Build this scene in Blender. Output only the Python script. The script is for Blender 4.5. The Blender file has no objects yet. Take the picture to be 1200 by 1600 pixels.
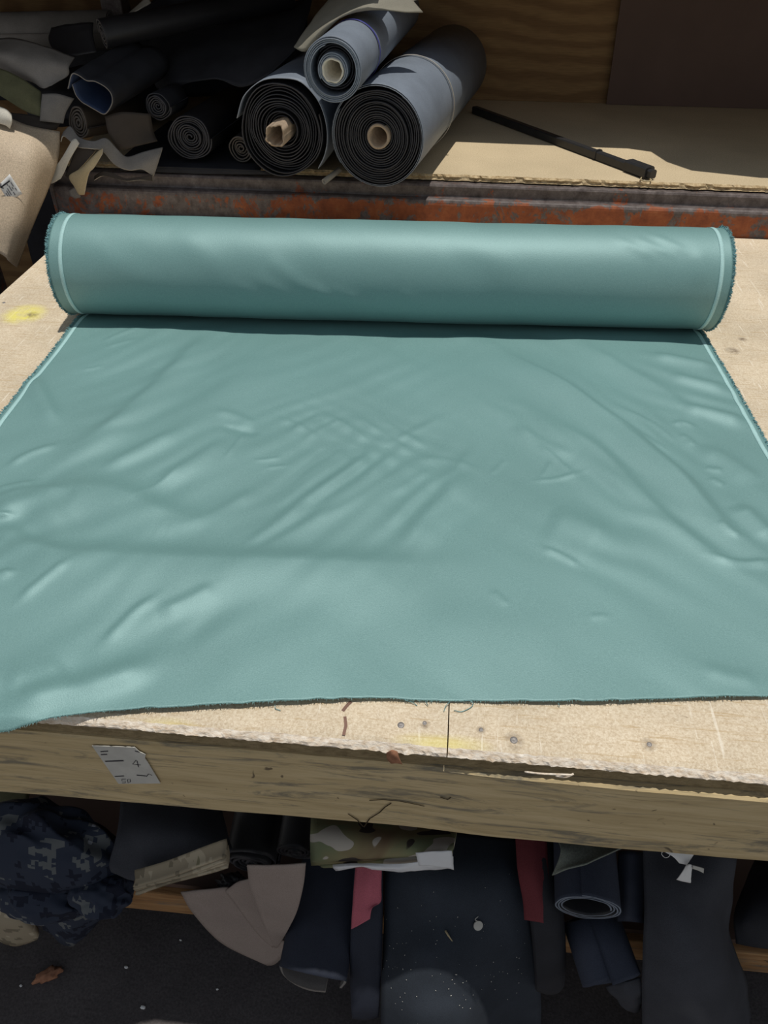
import bpy, bmesh, math, random
import numpy as np
from mathutils import Vector, Matrix, noise as mn

D = bpy.data
COL = bpy.context.scene.collection
SC = bpy.context.scene
R = math.radians
random.seed(4)
rng = np.random.default_rng(7)

# ------------------------------------------------------------------ camera
cam_d = D.cameras.new('camera')
cam = D.objects.new('camera', cam_d)
COL.objects.link(cam)
cam_d.sensor_fit = 'VERTICAL'
cam_d.sensor_height = 36.0
cam_d.lens = 36.0 * 1200 / 1600
cam_d.clip_start = 0.02
cam.matrix_world = Matrix.Translation((0, 0, 1.79)) @ (
    Matrix.Rotation(R(5.04), 4, 'Z') @ Matrix.Rotation(R(50.0), 4, 'X') @ Matrix.Rotation(R(0.45), 4, 'Z'))
SC.camera = cam

# ------------------------------------------------------------------ light
SUN_STRENGTH = 2.8
SKY_STRENGTH = 0.52
EXPOSURE = 0.0
world = D.worlds.new('sky')
SC.world = world
world.use_nodes = True
wn = world.node_tree.nodes
wl = world.node_tree.links
wn.clear()
wo = wn.new('ShaderNodeOutputWorld')
wb = wn.new('ShaderNodeBackground')
# open sky: bright haze low down, deeper overhead
wt = wn.new('ShaderNodeTexCoord')
wx = wn.new('ShaderNodeSeparateXYZ')
wr = wn.new('ShaderNodeValToRGB')
wr.color_ramp.elements[0].position = 0.0
wr.color_ramp.elements[0].color = (1.0, 1.0, 0.98, 1)
wr.color_ramp.elements[1].position = 0.75
wr.color_ramp.elements[1].color = (0.27, 0.32, 0.40, 1)
wl.new(wt.outputs['Generated'], wx.inputs[0])
wl.new(wx.outputs[2], wr.inputs[0])
wl.new(wr.outputs[0], wb.inputs['Color'])
wb.inputs['Strength'].default_value = SKY_STRENGTH
wl.new(wb.outputs[0], wo.inputs[0])

sun_d = D.lights.new('sun', 'SUN')
sun_d.energy = SUN_STRENGTH
sun_d.color = (1.0, 0.96, 0.88)
sun_d.angle = R(0.6)
sun = D.objects.new('sun', sun_d)
COL.objects.link(sun)
sun.location = (0, 1, 6)
# the sun stands almost overhead
sun.rotation_euler = Vector((0.08, 0.032, 1)).to_track_quat('Z', 'Y').to_euler()

vs = SC.view_settings
vs.view_transform = 'Standard'
vs.look = 'None'
vs.exposure = EXPOSURE
vs.gamma = 1
vs.use_curve_mapping = False

# ------------------------------------------------------------------ helpers
def link(name, me, base, parent):
    o = D.objects.new(name, me)
    COL.objects.link(o)
    if parent is not None:
        o.parent = parent
        o.location = (Vector(base) - Vector(tuple(parent['base'])))
    else:
        o.location = base
    o['base'] = list(base)
    return o

def mesh(name, verts, faces, mats, parent=None, base=None, smooth=True, uv=None, fm=None):
    verts = np.asarray(verts, float).reshape(-1, 3)
    if base is None:
        base = tuple(parent['base']) if parent is not None else (float(verts[:, 0].mean()), float(verts[:, 1].mean()), float(verts[:, 2].min()))
    me = D.meshes.new(name)
    me.from_pydata((verts - np.array(base)).tolist(), [], [list(map(int, f)) for f in faces])
    if not isinstance(mats, (list, tuple)):
        mats = [mats]
    for m in mats:
        me.materials.append(m)
    n = len(me.polygons)
    me.polygons.foreach_set('use_smooth', [smooth] * n)
    if fm is not None:
        me.polygons.foreach_set('material_index', list(map(int, fm)))
    if uv is not None:
        uv = np.asarray(uv, float)
        lay = me.uv_layers.new(name='UVMap')
        idx = np.empty(len(me.loops), dtype=np.int64)
        me.loops.foreach_get('vertex_index', idx)
        lay.data.foreach_set('uv', uv[idx].ravel())
    me.update()
    return link(name, me, base, parent)

def thing(name, base, label, cat, group=None):
    o = D.objects.new(name, None)
    COL.objects.link(o)
    o.empty_display_size = 0.05
    o.location = base
    o['base'] = list(base)
    tag(o, label, cat, group)
    return o

def tag(o, label, cat=None, group=None, kind=None):
    if label: o['label'] = label
    if cat: o['category'] = cat
    if group: o['group'] = group
    if kind: o['kind'] = kind
    return o

def structure(o, label=None):
    o['kind'] = 'structure'
    return o

def box_vf(x0, x1, y0, y1, z0, z1):
    v = [(x0,y0,z0),(x1,y0,z0),(x1,y1,z0),(x0,y1,z0),(x0,y0,z1),(x1,y0,z1),(x1,y1,z1),(x0,y1,z1)]
    f = [(0,3,2,1),(4,5,6,7),(0,1,5,4),(1,2,6,5),(2,3,7,6),(3,0,4,7)]
    return v, f

def join_vf(parts):
    V, F_ = [], []
    for v, f in parts:
        k = len(V)
        V += [tuple(p) for p in v]
        F_ += [tuple(i + k for i in q) for q in f]
    return V, F_

def bevel(o, w=0.004, seg=2):
    m = o.modifiers.new('bevel', 'BEVEL')
    m.width = w; m.segments = seg; m.limit_method = 'ANGLE'
    return o

def cr(P, n):
    """Catmull-Rom resampling of the first axis of an array, n steps per span."""
    P = np.asarray(P, float)
    Q = np.concatenate([2*P[:1]-P[1:2], P, 2*P[-1:]-P[-2:-1]])
    out = []
    for i in range(len(P)-1):
        p0, p1, p2, p3 = Q[i], Q[i+1], Q[i+2], Q[i+3]
        for k in range(n):
            t = k/n
            out.append(0.5*((2*p1)+(-p0+p2)*t+(2*p0-5*p1+4*p2-p3)*t*t+(-p0+3*p1-3*p2+p3)*t**3))
    out.append(P[-1])
    return np.array(out)

def grid_shell(G, th, rough=0.0, rseed=0, rscale=30, edge=0.0):
    """G: (m,n,3) surface points -> closed thin cloth shell."""
    G = np.array(G, float)
    m, n, _ = G.shape
    du = np.gradient(G, axis=1); dv = np.gradient(G, axis=0)
    N = np.cross(du, dv); N /= np.linalg.norm(N, axis=2, keepdims=True)+1e-9
    if edge:
        for j in range(n):
            w = edge*mn.noise(Vector((j*0.23, rseed, 1.7)))
            G[0, j] += w*dv[0, j]/(np.linalg.norm(dv[0, j])+1e-9)
            w = edge*mn.noise(Vector((j*0.23, rseed, 9.7)))
            G[-1, j] += w*dv[-1, j]/(np.linalg.norm(dv[-1, j])+1e-9)
    if rough:
        for i in range(m):
            for j in range(n):
                p = Vector(G[i, j])*rscale + Vector((rseed*3.1, 0, 0))
                G[i, j] += N[i, j]*rough*(mn.noise(p)+0.5*mn.noise(p*2.3))
    A = G+N*th/2; B = G-N*th/2
    V = np.concatenate([A.reshape(-1, 3), B.reshape(-1, 3)])
    k = m*n
    f = []; fm = []
    for i in range(m-1):
        for j in range(n-1):
            a = i*n+j
            f.append((a, a+1, a+n+1, a+n)); fm.append(0)
            f.append((k+a, k+a+n, k+a+n+1, k+a+1)); fm.append(1)
    ring = [(0, j) for j in range(n)]+[(i, n-1) for i in range(1, m)]+[(m-1, j) for j in range(n-2, -1, -1)]+[(i, 0) for i in range(m-2, 0, -1)]
    for q in range(len(ring)):
        a = ring[q][0]*n+ring[q][1]; b = ring[(q+1) % len(ring)]; b = b[0]*n+b[1]
        f.append((a, k+a, k+b, b)); fm.append(2)
    L1 = np.concatenate([np.zeros((m, 1)), np.cumsum(np.linalg.norm(np.diff(G, axis=1), axis=2), axis=1)], axis=1)
    L2 = np.concatenate([np.zeros((1, n)), np.cumsum(np.linalg.norm(np.diff(G, axis=0), axis=2), axis=0)], axis=0)
    uv = np.stack([L1, L2], axis=2).reshape(-1, 2)
    uv = np.concatenate([uv, uv])
    return V, f, uv, fm

def sheet(name, rows, mats, parent=None, th=0.0025, n=8, rough=0.002, seed=1, rscale=18, edge=0.0, base=None):
    """cloth patch through a grid of control points; mats = face, back, rim"""
    P = np.array(rows, float)
    P = cr(P, n)
    P = np.swapaxes(cr(np.swapaxes(P, 0, 1), n), 0, 1)
    V, f, uv, fm = grid_shell(P, th, rough, seed, rscale, edge)
    if not isinstance(mats, (list, tuple)): mats = [mats]*3
    if len(mats) == 2: mats = [mats[0], mats[1], mats[1]]
    return mesh(name, V, f, list(mats), parent, base=base, uv=uv, fm=fm)

def tube(name, pts, r, mats, parent=None, seg=10, base=None, closed=False, sm=4):
    P = cr(np.array(pts, float), sm) if len(pts) > 2 and sm > 1 else np.array(pts, float)
    V = []; f = []
    m = len(P)
    rr = r if hasattr(r, '__len__') else [r]*m
    up = np.array((0.13, 0.21, 1.0))
    for i in range(m):
        t = P[min(i+1, m-1)]-P[max(i-1, 0)]
        t /= np.linalg.norm(t)+1e-12
        a = np.cross(t, up); a /= np.linalg.norm(a)+1e-12
        b = np.cross(a, t)
        for k in range(seg):
            q = 2*math.pi*k/seg
            V.append(P[i]+rr[i]*(math.cos(q)*a+math.sin(q)*b))
    for i in range(m-1):
        for k in range(seg):
            k2 = (k+1) % seg
            f.append((i*seg+k, i*seg+k2, (i+1)*seg+k2, (i+1)*seg+k))
    f.append(tuple(range(seg-1, -1, -1))); f.append(tuple((m-1)*seg+k for k in range(seg)))
    return mesh(name, V, f, mats, parent, base=base)

def pipe_vf(c, d, ro, ri, L, seg=40, jag=0.0, seed=0):
    """open hollow tube, near rim at c, running along d; jag makes its rim torn"""
    d = np.array(d, float); d /= np.linalg.norm(d)
    a = np.cross(d, (0, 0, 1.0)); a /= np.linalg.norm(a); b = np.cross(a, d)
    c = np.array(c, float)
    V = []; f = []
    prof = [(ro, 0), (ro, L), (ri, L), (ri, 0)]
    for k in range(seg):
        q = 2*math.pi*k/seg
        j = jag*mn.noise(Vector((math.cos(q)*2.2, math.sin(q)*2.2, seed)))
        rad = 1+0.6*(jag/ro)*mn.noise(Vector((math.cos(q)*1.5, math.sin(q)*1.5, seed+5)))
        for i, (r_, s) in enumerate(prof):
            s2 = s+(j if s == 0 else 0)
            r2 = r_*(rad if s == 0 else 1)
            V.append(c+d*s2+r2*(math.cos(q)*a+math.sin(q)*b))
    for k in range(seg):
        k2 = (k+1) % seg
        for i in range(4):
            i2 = (i+1) % 4
            f.append((k*4+i, k*4+i2, k2*4+i2, k2*4+i))
    return V, f

def spiral_vf(c, d, Rr, r0, L, turns, seed=0, squash=1.0, tele=0.004, wob=0.02, a0=0.0, fill=0.6, tilt=0.0, per=44, near=0.05, sharp=0.0, deep=0.0):
    """a sheet wound in a spiral; the near end, at c, shows every layer"""
    rs = np.random.default_rng(seed)
    d = np.array(d, float); d /= np.linalg.norm(d)
    a = np.cross(d, (0, 0, 1.0)); a /= np.linalg.norm(a); b = np.cross(a, d)
    ca, sa = math.cos(tilt), math.sin(tilt)
    c = np.array(c, float)
    gap = (Rr-r0)/max(turns, 1)
    th = gap*fill
    n = int(turns*per)+1
    jit = rs.normal(0, 1, int(turns)+4)
    S = [0, 0.006, near, L]
    V = []; uv = []
    ph = rs.uniform(0, 6, 6)
    for i in range(n):
        q = 2*math.pi*i/per
        tt = i/per
        r_ = r0+gap*tt
        k = int(tt); u = tt-k
        u = u*u*(3-2*u)
        off = tele*((1-u)*jit[k]+u*jit[k+1]) + 0.35*tele*mn.noise(Vector((math.cos(q)*2, math.sin(q)*2, tt*2+seed)))
        off += deep*(1-tt/turns)
        grow = min(1.0, tt/max(turns*0.5, 0.5))
        w = 1+wob*(math.sin(2*q+ph[0]+tt*0.4)+0.7*math.sin(3*q+ph[1]-tt*0.7)+0.5*math.sin(5*q+ph[2]+tt*1.3)+sharp*math.sin(7*q+ph[3]))*grow
        for s in S:
            for e in (0, 1):
                wr = w if s < 0.01 else 1+(w-1)*(0.8 if s <= near else 0.25)
                rr = (r_-th*(1-e))*wr
                x, y = rr*math.cos(q+a0), rr*math.sin(q+a0)*squash
                x, y = x*ca-y*sa, x*sa+y*ca
                ss = s+(off if s <= near else 0)
                V.append(c+d*ss+x*a+y*b)
                uv.append((r_*q, s))
    f = []; fm = []
    m = len(S)
    def id_(i, s, e): return (i*m+s)*2+e
    for i in range(n-1):
        for s in range(m-1):
            f.append((id_(i,s,1), id_(i+1,s,1), id_(i+1,s+1,1), id_(i,s+1,1))); fm.append(0)
            f.append((id_(i,s,0), id_(i,s+1,0), id_(i+1,s+1,0), id_(i+1,s,0))); fm.append(1)
        f.append((id_(i,0,0), id_(i+1,0,0), id_(i+1,0,1), id_(i,0,1))); fm.append(2)
        f.append((id_(i,m-1,0), id_(i,m-1,1), id_(i+1,m-1,1), id_(i+1,m-1,0))); fm.append(2)
    for i in (0, n-1):
        for s in range(m-1):
            f.append((id_(i,s,0), id_(i,s,1), id_(i,s+1,1), id_(i,s+1,0))); fm.append(2)
    return V, f, uv, fm

def spiral(name, parent, mats, *a, **k):
    V, f, uv, fm = spiral_vf(*a, **k)
    if not isinstance(mats, (list, tuple)): mats = [mats]*3
    return mesh(name, V, f, list(mats), parent, uv=uv, fm=fm)

def wound_roll(name, label, cat, c, d, Rr, r0, L, turns, mats, group=None, core=None, **k):
    t = thing(name, tuple(c[:2])+(c[2]-Rr,), label, cat, group)
    spiral('wound_fabric', t, mats, c, d, Rr, r0, L, turns, **k)
    if core is not None:
        V, f = pipe_vf(np.array(c)+np.array(d)/np.linalg.norm(d)*core.get('s', 0.0), d, r0-0.001, r0-core.get('w', 0.005), core.get('L', L*0.9), jag=core.get('jag', 0.002), seed=core.get('seed', 1))
        mesh('cardboard_core', V, f, core['m'], t)
    return t

def stroke(pts, w, up, lift=0.0004):
    """flat ribbon of pen or crack along pts on a surface with normal up"""
    P = np.array(pts, float)+np.array(up)*lift
    V = []; f = []
    for i in range(len(P)):
        t = P[min(i+1, len(P)-1)]-P[max(i-1, 0)]
        t /= np.linalg.norm(t)+1e-12
        s = np.cross(t, up); s /= np.linalg.norm(s)+1e-12
        V += [P[i]+s*w/2, P[i]-s*w/2]
    for i in range(len(P)-1):
        f.append((2*i, 2*i+1, 2*i+3, 2*i+2))
    return V, f

# ------------------------------------------------------------------ materials
class NT:
    def __init__(s, name):
        s.m = D.materials.new(name)
        s.m.use_nodes = True
        s.n = s.m.node_tree.nodes
        s.l = s.m.node_tree.links
        s.b = s.n['Principled BSDF']
        s.tc = s.n.new('ShaderNodeTexCoord')
    def co(s, which='Object', scale=(1, 1, 1)):
        mp = s.n.new('ShaderNodeMapping')
        mp.inputs['Scale'].default_value = scale
        s.l.new(s.tc.outputs[which], mp.inputs[0])
        return mp.outputs[0]
    def noise(s, co, scale, detail=3, rough=0.55, dist=0.0):
        t = s.n.new('ShaderNodeTexNoise')
        t.inputs['Scale'].default_value = scale
        t.inputs['Detail'].default_value = detail
        t.inputs['Roughness'].default_value = rough
        t.inputs['Distortion'].default_value = dist
        s.l.new(co, t.inputs['Vector'])
        return t.outputs['Fac']
    def ramp(s, fac, stops, const=False):
        r_ = s.n.new('ShaderNodeValToRGB')
        e = r_.color_ramp.elements
        while len(e) < len(stops): e.new(0.5)
        for q, (p, c) in zip(e, stops):
            q.position = p
            q.color = tuple(c)+(1,) if hasattr(c, '__len__') else (c, c, c, 1)
        if const: r_.color_ramp.interpolation = 'CONSTANT'
        s.l.new(fac, r_.inputs[0])
        return r_.outputs[0]
    def mix(s, fac, a, b, mode='MIX'):
        m = s.n.new('ShaderNodeMix')
        m.data_type = 'RGBA'; m.blend_type = mode
        for sock, v in ((m.inputs[0], fac), (m.inputs[6], a), (m.inputs[7], b)):
            if hasattr(v, 'is_output') or isinstance(v, bpy.types.NodeSocket): s.l.new(v, sock)
            elif hasattr(v, '__len__'): sock.default_value = tuple(v)+(1,)
            else: sock.default_value = v
        return m.outputs[2]
    def math(s, op, a, b=0.0):
        m = s.n.new('ShaderNodeMath'); m.operation = op
        for sock, v in zip(m.inputs, (a, b)):
            if isinstance(v, bpy.types.NodeSocket): s.l.new(v, sock)
            else: sock.default_value = v
        return m.outputs[0]
    def bump(s, h, strength=0.3, dist=0.001, prev=None):
        b = s.n.new('ShaderNodeBump')
        b.inputs['Strength'].default_value = strength
        b.inputs['Distance'].default_value = dist
        s.l.new(h, b.inputs['Height'])
        if prev is not None: s.l.new(prev, b.inputs['Normal'])
        return b.outputs[0]
    def spot(s, co, p, r0, r1):
        """1 inside radius r0 around p, 0 outside r1"""
        vm = s.n.new('ShaderNodeVectorMath'); vm.operation = 'DISTANCE'
        s.l.new(co, vm.inputs[0]); vm.inputs[1].default_value = p
        mr = s.n.new('ShaderNodeMapRange')
        mr.inputs[1].default_value = r1; mr.inputs[2].default_value = r0
        s.l.new(vm.outputs['Value'], mr.inputs[0])
        return mr.outputs[0]
    def set(s, col=None, rough=0.7, spec=0.3, normal=None, sheen=0.0, metal=0.0):
        if col is not None:
            if isinstance(col, bpy.types.NodeSocket): s.l.new(col, s.b.inputs['Base Color'])
            else: s.b.inputs['Base Color'].default_value = tuple(col)+(1,)
        if isinstance(rough, bpy.types.NodeSocket): s.l.new(rough, s.b.inputs['Roughness'])
        else: s.b.inputs['Roughness'].default_value = rough
        s.b.inputs['Specular IOR Level'].default_value = spec
        s.b.inputs['Metallic'].default_value = metal
        if sheen: s.b.inputs['Sheen Weight'].default_value = sheen
        if normal is not None: s.l.new(normal, s.b.inputs['Normal'])
        return s.m

def cloth_mat(name, col, var=0.25, rough=0.75, spec=0.25, weave=900, bump=0.25, sheen=0.0, big=9):
    t = NT(name)
    co = t.co()
    c = np.array(col)
    base = t.ramp(t.noise(co, big, 4), [(0.3, c*(1-var)), (0.7, c*(1+var))])
    gr = t.ramp(t.noise(co, weave, 2), [(0.25, 0.72), (0.75, 1.22)])
    col_ = t.mix(1.0, base, gr, 'MULTIPLY')
    nb = t.bump(t.noise(co, weave*0.8, 2), bump, 0.0006)
    nb = t.bump(t.noise(co, 45, 3), 0.12, 0.004, nb)
    return t.set(col_, rough, spec, nb, sheen)

def plain_mat(name, col, var=0.15, rough=0.6, spec=0.3, scale=30, metal=0.0):
    t = NT(name)
    co = t.co()
    c = np.array(col)
    return t.set(t.ramp(t.noise(co, scale, 4), [(0.3, c*(1-var)), (0.7, np.minimum(c*(1+var), 1))]), rough, spec, t.bump(t.noise(co, scale*6, 3), 0.15, 0.001), 0.0, metal)

M = {}
# the green satin twill
def satin():
    t = NT('green_satin')
    co = t.co()
    gr = t.ramp(t.noise(co, 650, 2, 0.7), [(0.2, (0.102, 0.210, 0.206)), (0.5, (0.140, 0.272, 0.266)), (0.8, (0.190, 0.340, 0.332))])
    lg = t.ramp(t.noise(co, 3.0, 3), [(0.3, 0.95), (0.7, 1.05)])
    c = t.mix(1.0, gr, lg, 'MULTIPLY')
    nb = t.bump(t.noise(co, 520, 2), 0.35, 0.0008)
    t.b.inputs['IOR'].default_value = 1.8
    t.b.inputs['Specular Tint'].default_value = (0.72, 0.97, 1.0, 1)
    return t.set(c, 0.56, 0.75, nb, 0.0)
M['satin'] = satin()
M['selvedge'] = cloth_mat('pale_selvedge', (0.42, 0.66, 0.66), 0.08, 0.6, 0.3)
M['fringe'] = cloth_mat('selvedge_fringe', (0.16, 0.32, 0.34), 0.4, 0.8, 0.2, big=150)

def table_wood():
    t = NT('worn_plywood_top')
    co = t.co()
    fine = t.ramp(t.noise(co, 330, 4, 0.75), [(0.28, (0.48, 0.375, 0.25)), (0.45, (0.65, 0.535, 0.39)), (0.62, (0.78, 0.68, 0.53)), (0.8, (0.90, 0.81, 0.67))])
    big = t.ramp(t.noise(co, 5, 5, 0.6), [(0.3, 0.84), (0.65, 1.06)])
    c = t.mix(1.0, fine, big, 'MULTIPLY')
    st = t.noise(t.co('Object', (2.2, 40, 1)), 6, 5, 0.6, 0.4)
    c = t.mix(t.ramp(st, [(0.55, 0.0), (0.66, 0.6)]), c, (0.50, 0.36, 0.20))
    sc = t.noise(t.co('Object', (60, 4, 1)), 3, 3, 0.5, 0.3)
    c = t.mix(t.ramp(sc, [(0.63, 0.0), (0.70, 0.5)]), c, (0.93, 0.87, 0.76))
    gy = t.noise(t.co('Object', (7, 22, 1)), 4, 5, 0.7, 0.8)
    c = t.mix(t.ramp(gy, [(0.64, 0.0), (0.72, 0.45)]), c, (0.28, 0.22, 0.16))
    # yellow paint sprayed on the left edge
    s = t.spot(co, YSPOT, 0.022, 0.062)
    s2 = t.math('MULTIPLY', s, t.ramp(t.noise(co, 35, 4), [(0.32, 0.25), (0.6, 1.0)]))
    c = t.mix(t.math('MULTIPLY', s2, 0.85), c, (0.86, 0.78, 0.15))
    for p in YSPOTS2:
        s = t.spot(t.co('Object', (1, 3.2, 1)), (p[0], p[1]*3.2, p[2]), 0.006, 0.05)
        c = t.mix(t.math('MULTIPLY', s, 0.4), c, (0.86, 0.76, 0.22))
    for p, r_ in KNOTS:
        s = t.spot(co, p, r_*0.3, r_)
        s = t.math('MULTIPLY', s, t.ramp(t.noise(co, 110, 3), [(0.35, 0.2), (0.6, 1.0)]))
        c = t.mix(t.math('MULTIPLY', s, 0.8), c, (0.20, 0.15, 0.11))
    nb = t.bump(t.noise(co, 260, 4), 0.35, 0.0015)
    return t.set(c, 0.82, 0.15, nb)
TB = (-0.1, 1.46, -0.10)           # base of the table
def loc(p): return (p[0]-TB[0], p[1]-TB[1], p[2]-TB[2])
YSPOT = loc((-1.031,1.657,0.95))
YSPOTS2 = [loc((0.008,0.555,0.95)), loc((-0.323,0.546,0.95)), loc((0.046,0.556,0.95))]
KNOTS = [(loc((0.116,0.568,0.95)), 0.015), (loc((0.004,0.581,0.95)), 0.008), (loc((0.075,0.58,0.95)), 0.007), (loc((0.285,0.579,0.95)), 0.012), (loc((-1.011,1.655,0.95)), 0.02), (loc((0.688,1.707,0.95)), 0.012), (loc((0.651,1.647,0.95)), 0.02)]
M['table'] = table_wood()

def rail_wood():
    t = NT('weathered_lumber')
    co = t.co('Object', (1, 1, 1))
    gco = t.co('Object', (1.3, 14, 14))
    c = t.ramp(t.noise(gco, 5, 6, 0.65, 0.6), [(0.25, (0.43, 0.325, 0.175)), (0.5, (0.56, 0.44, 0.25)), (0.75, (0.65, 0.52, 0.315))])
    dk = t.noise(t.co('Object', (1.6, 9, 13)), 3.1, 6, 0.72, 0.9)
    c = t.mix(t.ramp(dk, [(0.52, 0.0), (0.64, 0.78)]), c, (0.155, 0.15, 0.125))
    ln = t.noise(t.co('Object', (2, 20, 90)), 3.1, 3, 0.6, 0.3)
    c = t.mix(t.ramp(ln, [(0.60, 0.0), (0.70, 0.5)]), c, (0.17, 0.135, 0.08))
    kn = t.noise(co, 32, 2, 0.5, 1.0)
    c = t.mix(t.ramp(kn, [(0.72, 0.0), (0.75, 0.8)]), c, (0.09, 0.07, 0.05))
    nb = t.bump(t.noise(gco, 26, 4), 0.35, 0.002)
    return t.set(c, 0.8, 0.15, nb)
M['rail'] = rail_wood()
def raw_edge(name, a, b, sc=140):
    t = NT(name)
    co = t.co('Object', (1, 1, 2.5))
    c = t.ramp(t.noise(co, sc, 4, 0.7), [(0.3, a), (0.7, b)])
    return t.set(c, 0.9, 0.1, t.bump(t.noise(co, sc*0.7, 4), 0.8, 0.004))
M['splinter'] = raw_edge('splintered_edge', (0.60, 0.46, 0.32), (0.97, 0.90, 0.80), 90)
M['dark_edge'] = raw_edge('dark_raw_edge', (0.16, 0.12, 0.065), (0.33, 0.26, 0.15), 60)
M['chip_edge'] = raw_edge('chipboard_edge', (0.30, 0.20, 0.10), (0.75, 0.60, 0.38), 70)

def chip_top():
    t = NT('particle_board')
    co = t.co()
    c = t.ramp(t.noise(co, 260, 4, 0.75), [(0.28, (0.46, 0.36, 0.22)), (0.5, (0.62, 0.50, 0.33)), (0.75, (0.75, 0.63, 0.44))])
    c = t.mix(1.0, c, t.ramp(t.noise(co, 2.5, 4), [(0.3, 0.82), (0.7, 1.05)]), 'MULTIPLY')
    return t.set(c, 0.85, 0.15, t.bump(t.noise(co, 240, 3), 0.2, 0.001))
M['chip'] = chip_top()

def rust():
    t = NT('worn_orange_steel')
    co = t.co()
    orange = t.ramp(t.noise(co, 24, 5, 0.7), [(0.3, (0.17, 0.042, 0.016)), (0.55, (0.30, 0.082, 0.027)), (0.8, (0.38, 0.14, 0.055))])
    steel = t.ramp(t.noise(co, 40, 5, 0.7), [(0.3, (0.06, 0.045, 0.042)), (0.6, (0.15, 0.125, 0.12)), (0.8, (0.25, 0.215, 0.205))])
    geo = t.n.new('ShaderNodeSeparateXYZ')
    t.l.new(t.tc.outputs['Object'], geo.inputs[0])
    # the paint is rubbed off near the lip and on the ledge
    h = t.n.new('ShaderNodeMapRange')
    h.inputs[1].default_value = 0.092; h.inputs[2].default_value = 0.118
    t.l.new(geo.outputs[2], h.inputs[0])
    lft = t.n.new('ShaderNodeMapRange')
    lft.inputs[1].default_value = -0.55; lft.inputs[2].default_value = -0.80
    lft.inputs[4].default_value = 0.085
    t.l.new(geo.outputs[0], lft.inputs[0])
    nz = t.math('ADD', t.math('MULTIPLY', t.noise(t.co('Object', (1, 1, 0.8)), 13, 6, 0.76, 0.6), 0.85), t.math('MULTIPLY', t.noise(co, 90, 4, 0.7), 0.15))
    s = t.math('ADD', t.math('ADD', nz, t.math('MULTIPLY', h.outputs[0], 0.16)), lft.outputs[0])
    mk = t.ramp(s, [(0.525, 0.0), (0.565, 1.0)])
    c = t.mix(mk, orange, steel)
    rg = t.ramp(mk, [(0.0, 0.6), (1.0, 0.5)])
    return t.set(c, rg, 0.4, t.bump(t.noise(co, 70, 4), 0.35, 0.003))
M['rust'] = rust()

def ply_wall():
    t = NT('plywood_wall')
    co = t.co()
    w = t.n.new('ShaderNodeTexWave')
    w.wave_type = 'RINGS'; w.rings_direction = 'SPHERICAL'
    w.inputs['Scale'].default_value = 1.9; w.inputs['Distortion'].default_value = 7; w.inputs['Detail'].default_value = 3
    w.inputs['Detail Scale'].default_value = 1.1
    mp = t.co('Object', (0.9, 1, 3.0))
    t.l.new(mp, w.inputs['Vector'])
    c = t.ramp(w.outputs['Fac'], [(0.2, (0.20, 0.115, 0.052)), (0.6, (0.25, 0.15, 0.068)), (0.9, (0.27, 0.165, 0.075))])
    c = t.mix(1.0, c, t.ramp(t.noise(t.co('Object', (4, 1, 60)), 4, 3), [(0.3, 0.8), (0.7, 1.1)]), 'MULTIPLY')
    return t.set(c, 0.75, 0.2)
M['ply'] = ply_wall()
M['hardboard'] = plain_mat('brown_hardboard', (0.115, 0.075, 0.06), 0.08, 0.7, 0.2, 6)
def floor_mat():
    t = NT('grimy_floor')
    co = t.co()
    c = t.ramp(t.noise(co, 6, 6, 0.7), [(0.3, (0.075, 0.066, 0.066)), (0.7, (0.12, 0.107, 0.106))])
    c = t.mix(1.0, c, t.ramp(t.noise(co, 180, 3), [(0.3, 0.75), (0.7, 1.2)]), 'MULTIPLY')
    v = t.noise(co, 55, 2)
    c = t.mix(t.ramp(v, [(0.76, 0.0), (0.78, 0.7)]), c, (0.22, 0.2, 0.18))
    return t.set(c, 0.85, 0.2, t.bump(t.noise(co, 90, 4), 0.4, 0.003))
M['floor'] = floor_mat()
M['deck'] = plain_mat('weathered_roof', (0.12, 0.09, 0.07), 0.15, 0.6, 0.3, 5)  # unseen roof, kept dark to dim the shelf below

M['black'] = cloth_mat('black_vinyl', (0.020, 0.020, 0.023), 0.2, 0.5, 0.4)
M['black2'] = cloth_mat('black_canvas', (0.026, 0.027, 0.033), 0.3, 0.75, 0.25)
M['black_edge'] = cloth_mat('black_vinyl_edge', (0.042, 0.042, 0.050), 0.3, 0.5, 0.4)
M['slate'] = cloth_mat('slate_vinyl', (0.20, 0.235, 0.29), 0.15, 0.55, 0.4, 700, 0.5)
M['slate_edge'] = cloth_mat('slate_vinyl_edge', (0.26, 0.29, 0.34), 0.3, 0.6, 0.4)
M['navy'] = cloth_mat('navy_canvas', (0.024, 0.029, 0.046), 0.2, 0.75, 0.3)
M['navy_lit'] = cloth_mat('navy_wool', (0.045, 0.053, 0.078), 0.2, 0.8, 0.25)  # paler version of the navy tone
M['bolt_black'] = cloth_mat('black_wool', (0.036, 0.044, 0.058), 0.2, 0.9, 0.25)
M['ink'] = cloth_mat('ink_lining', (0.035, 0.055, 0.115), 0.2, 0.6, 0.3)
M['charcoal'] = cloth_mat('charcoal_cloth', (0.052, 0.055, 0.066), 0.15, 0.85, 0.2)
M['grey'] = cloth_mat('grey_vinyl', (0.23, 0.215, 0.20), 0.2, 0.7, 0.3)
M['grey_dk'] = cloth_mat('dark_grey_vinyl', (0.085, 0.078, 0.075), 0.2, 0.7, 0.3)
M['khaki'] = cloth_mat('khaki_canvas', (0.25, 0.235, 0.19), 0.12, 0.75, 0.25)
M['olive'] = cloth_mat('olive_canvas', (0.135, 0.135, 0.075), 0.3, 0.8, 0.2)
M['brown'] = cloth_mat('dark_brown_vinyl', (0.05, 0.040, 0.033), 0.2, 0.65, 0.3)
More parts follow.
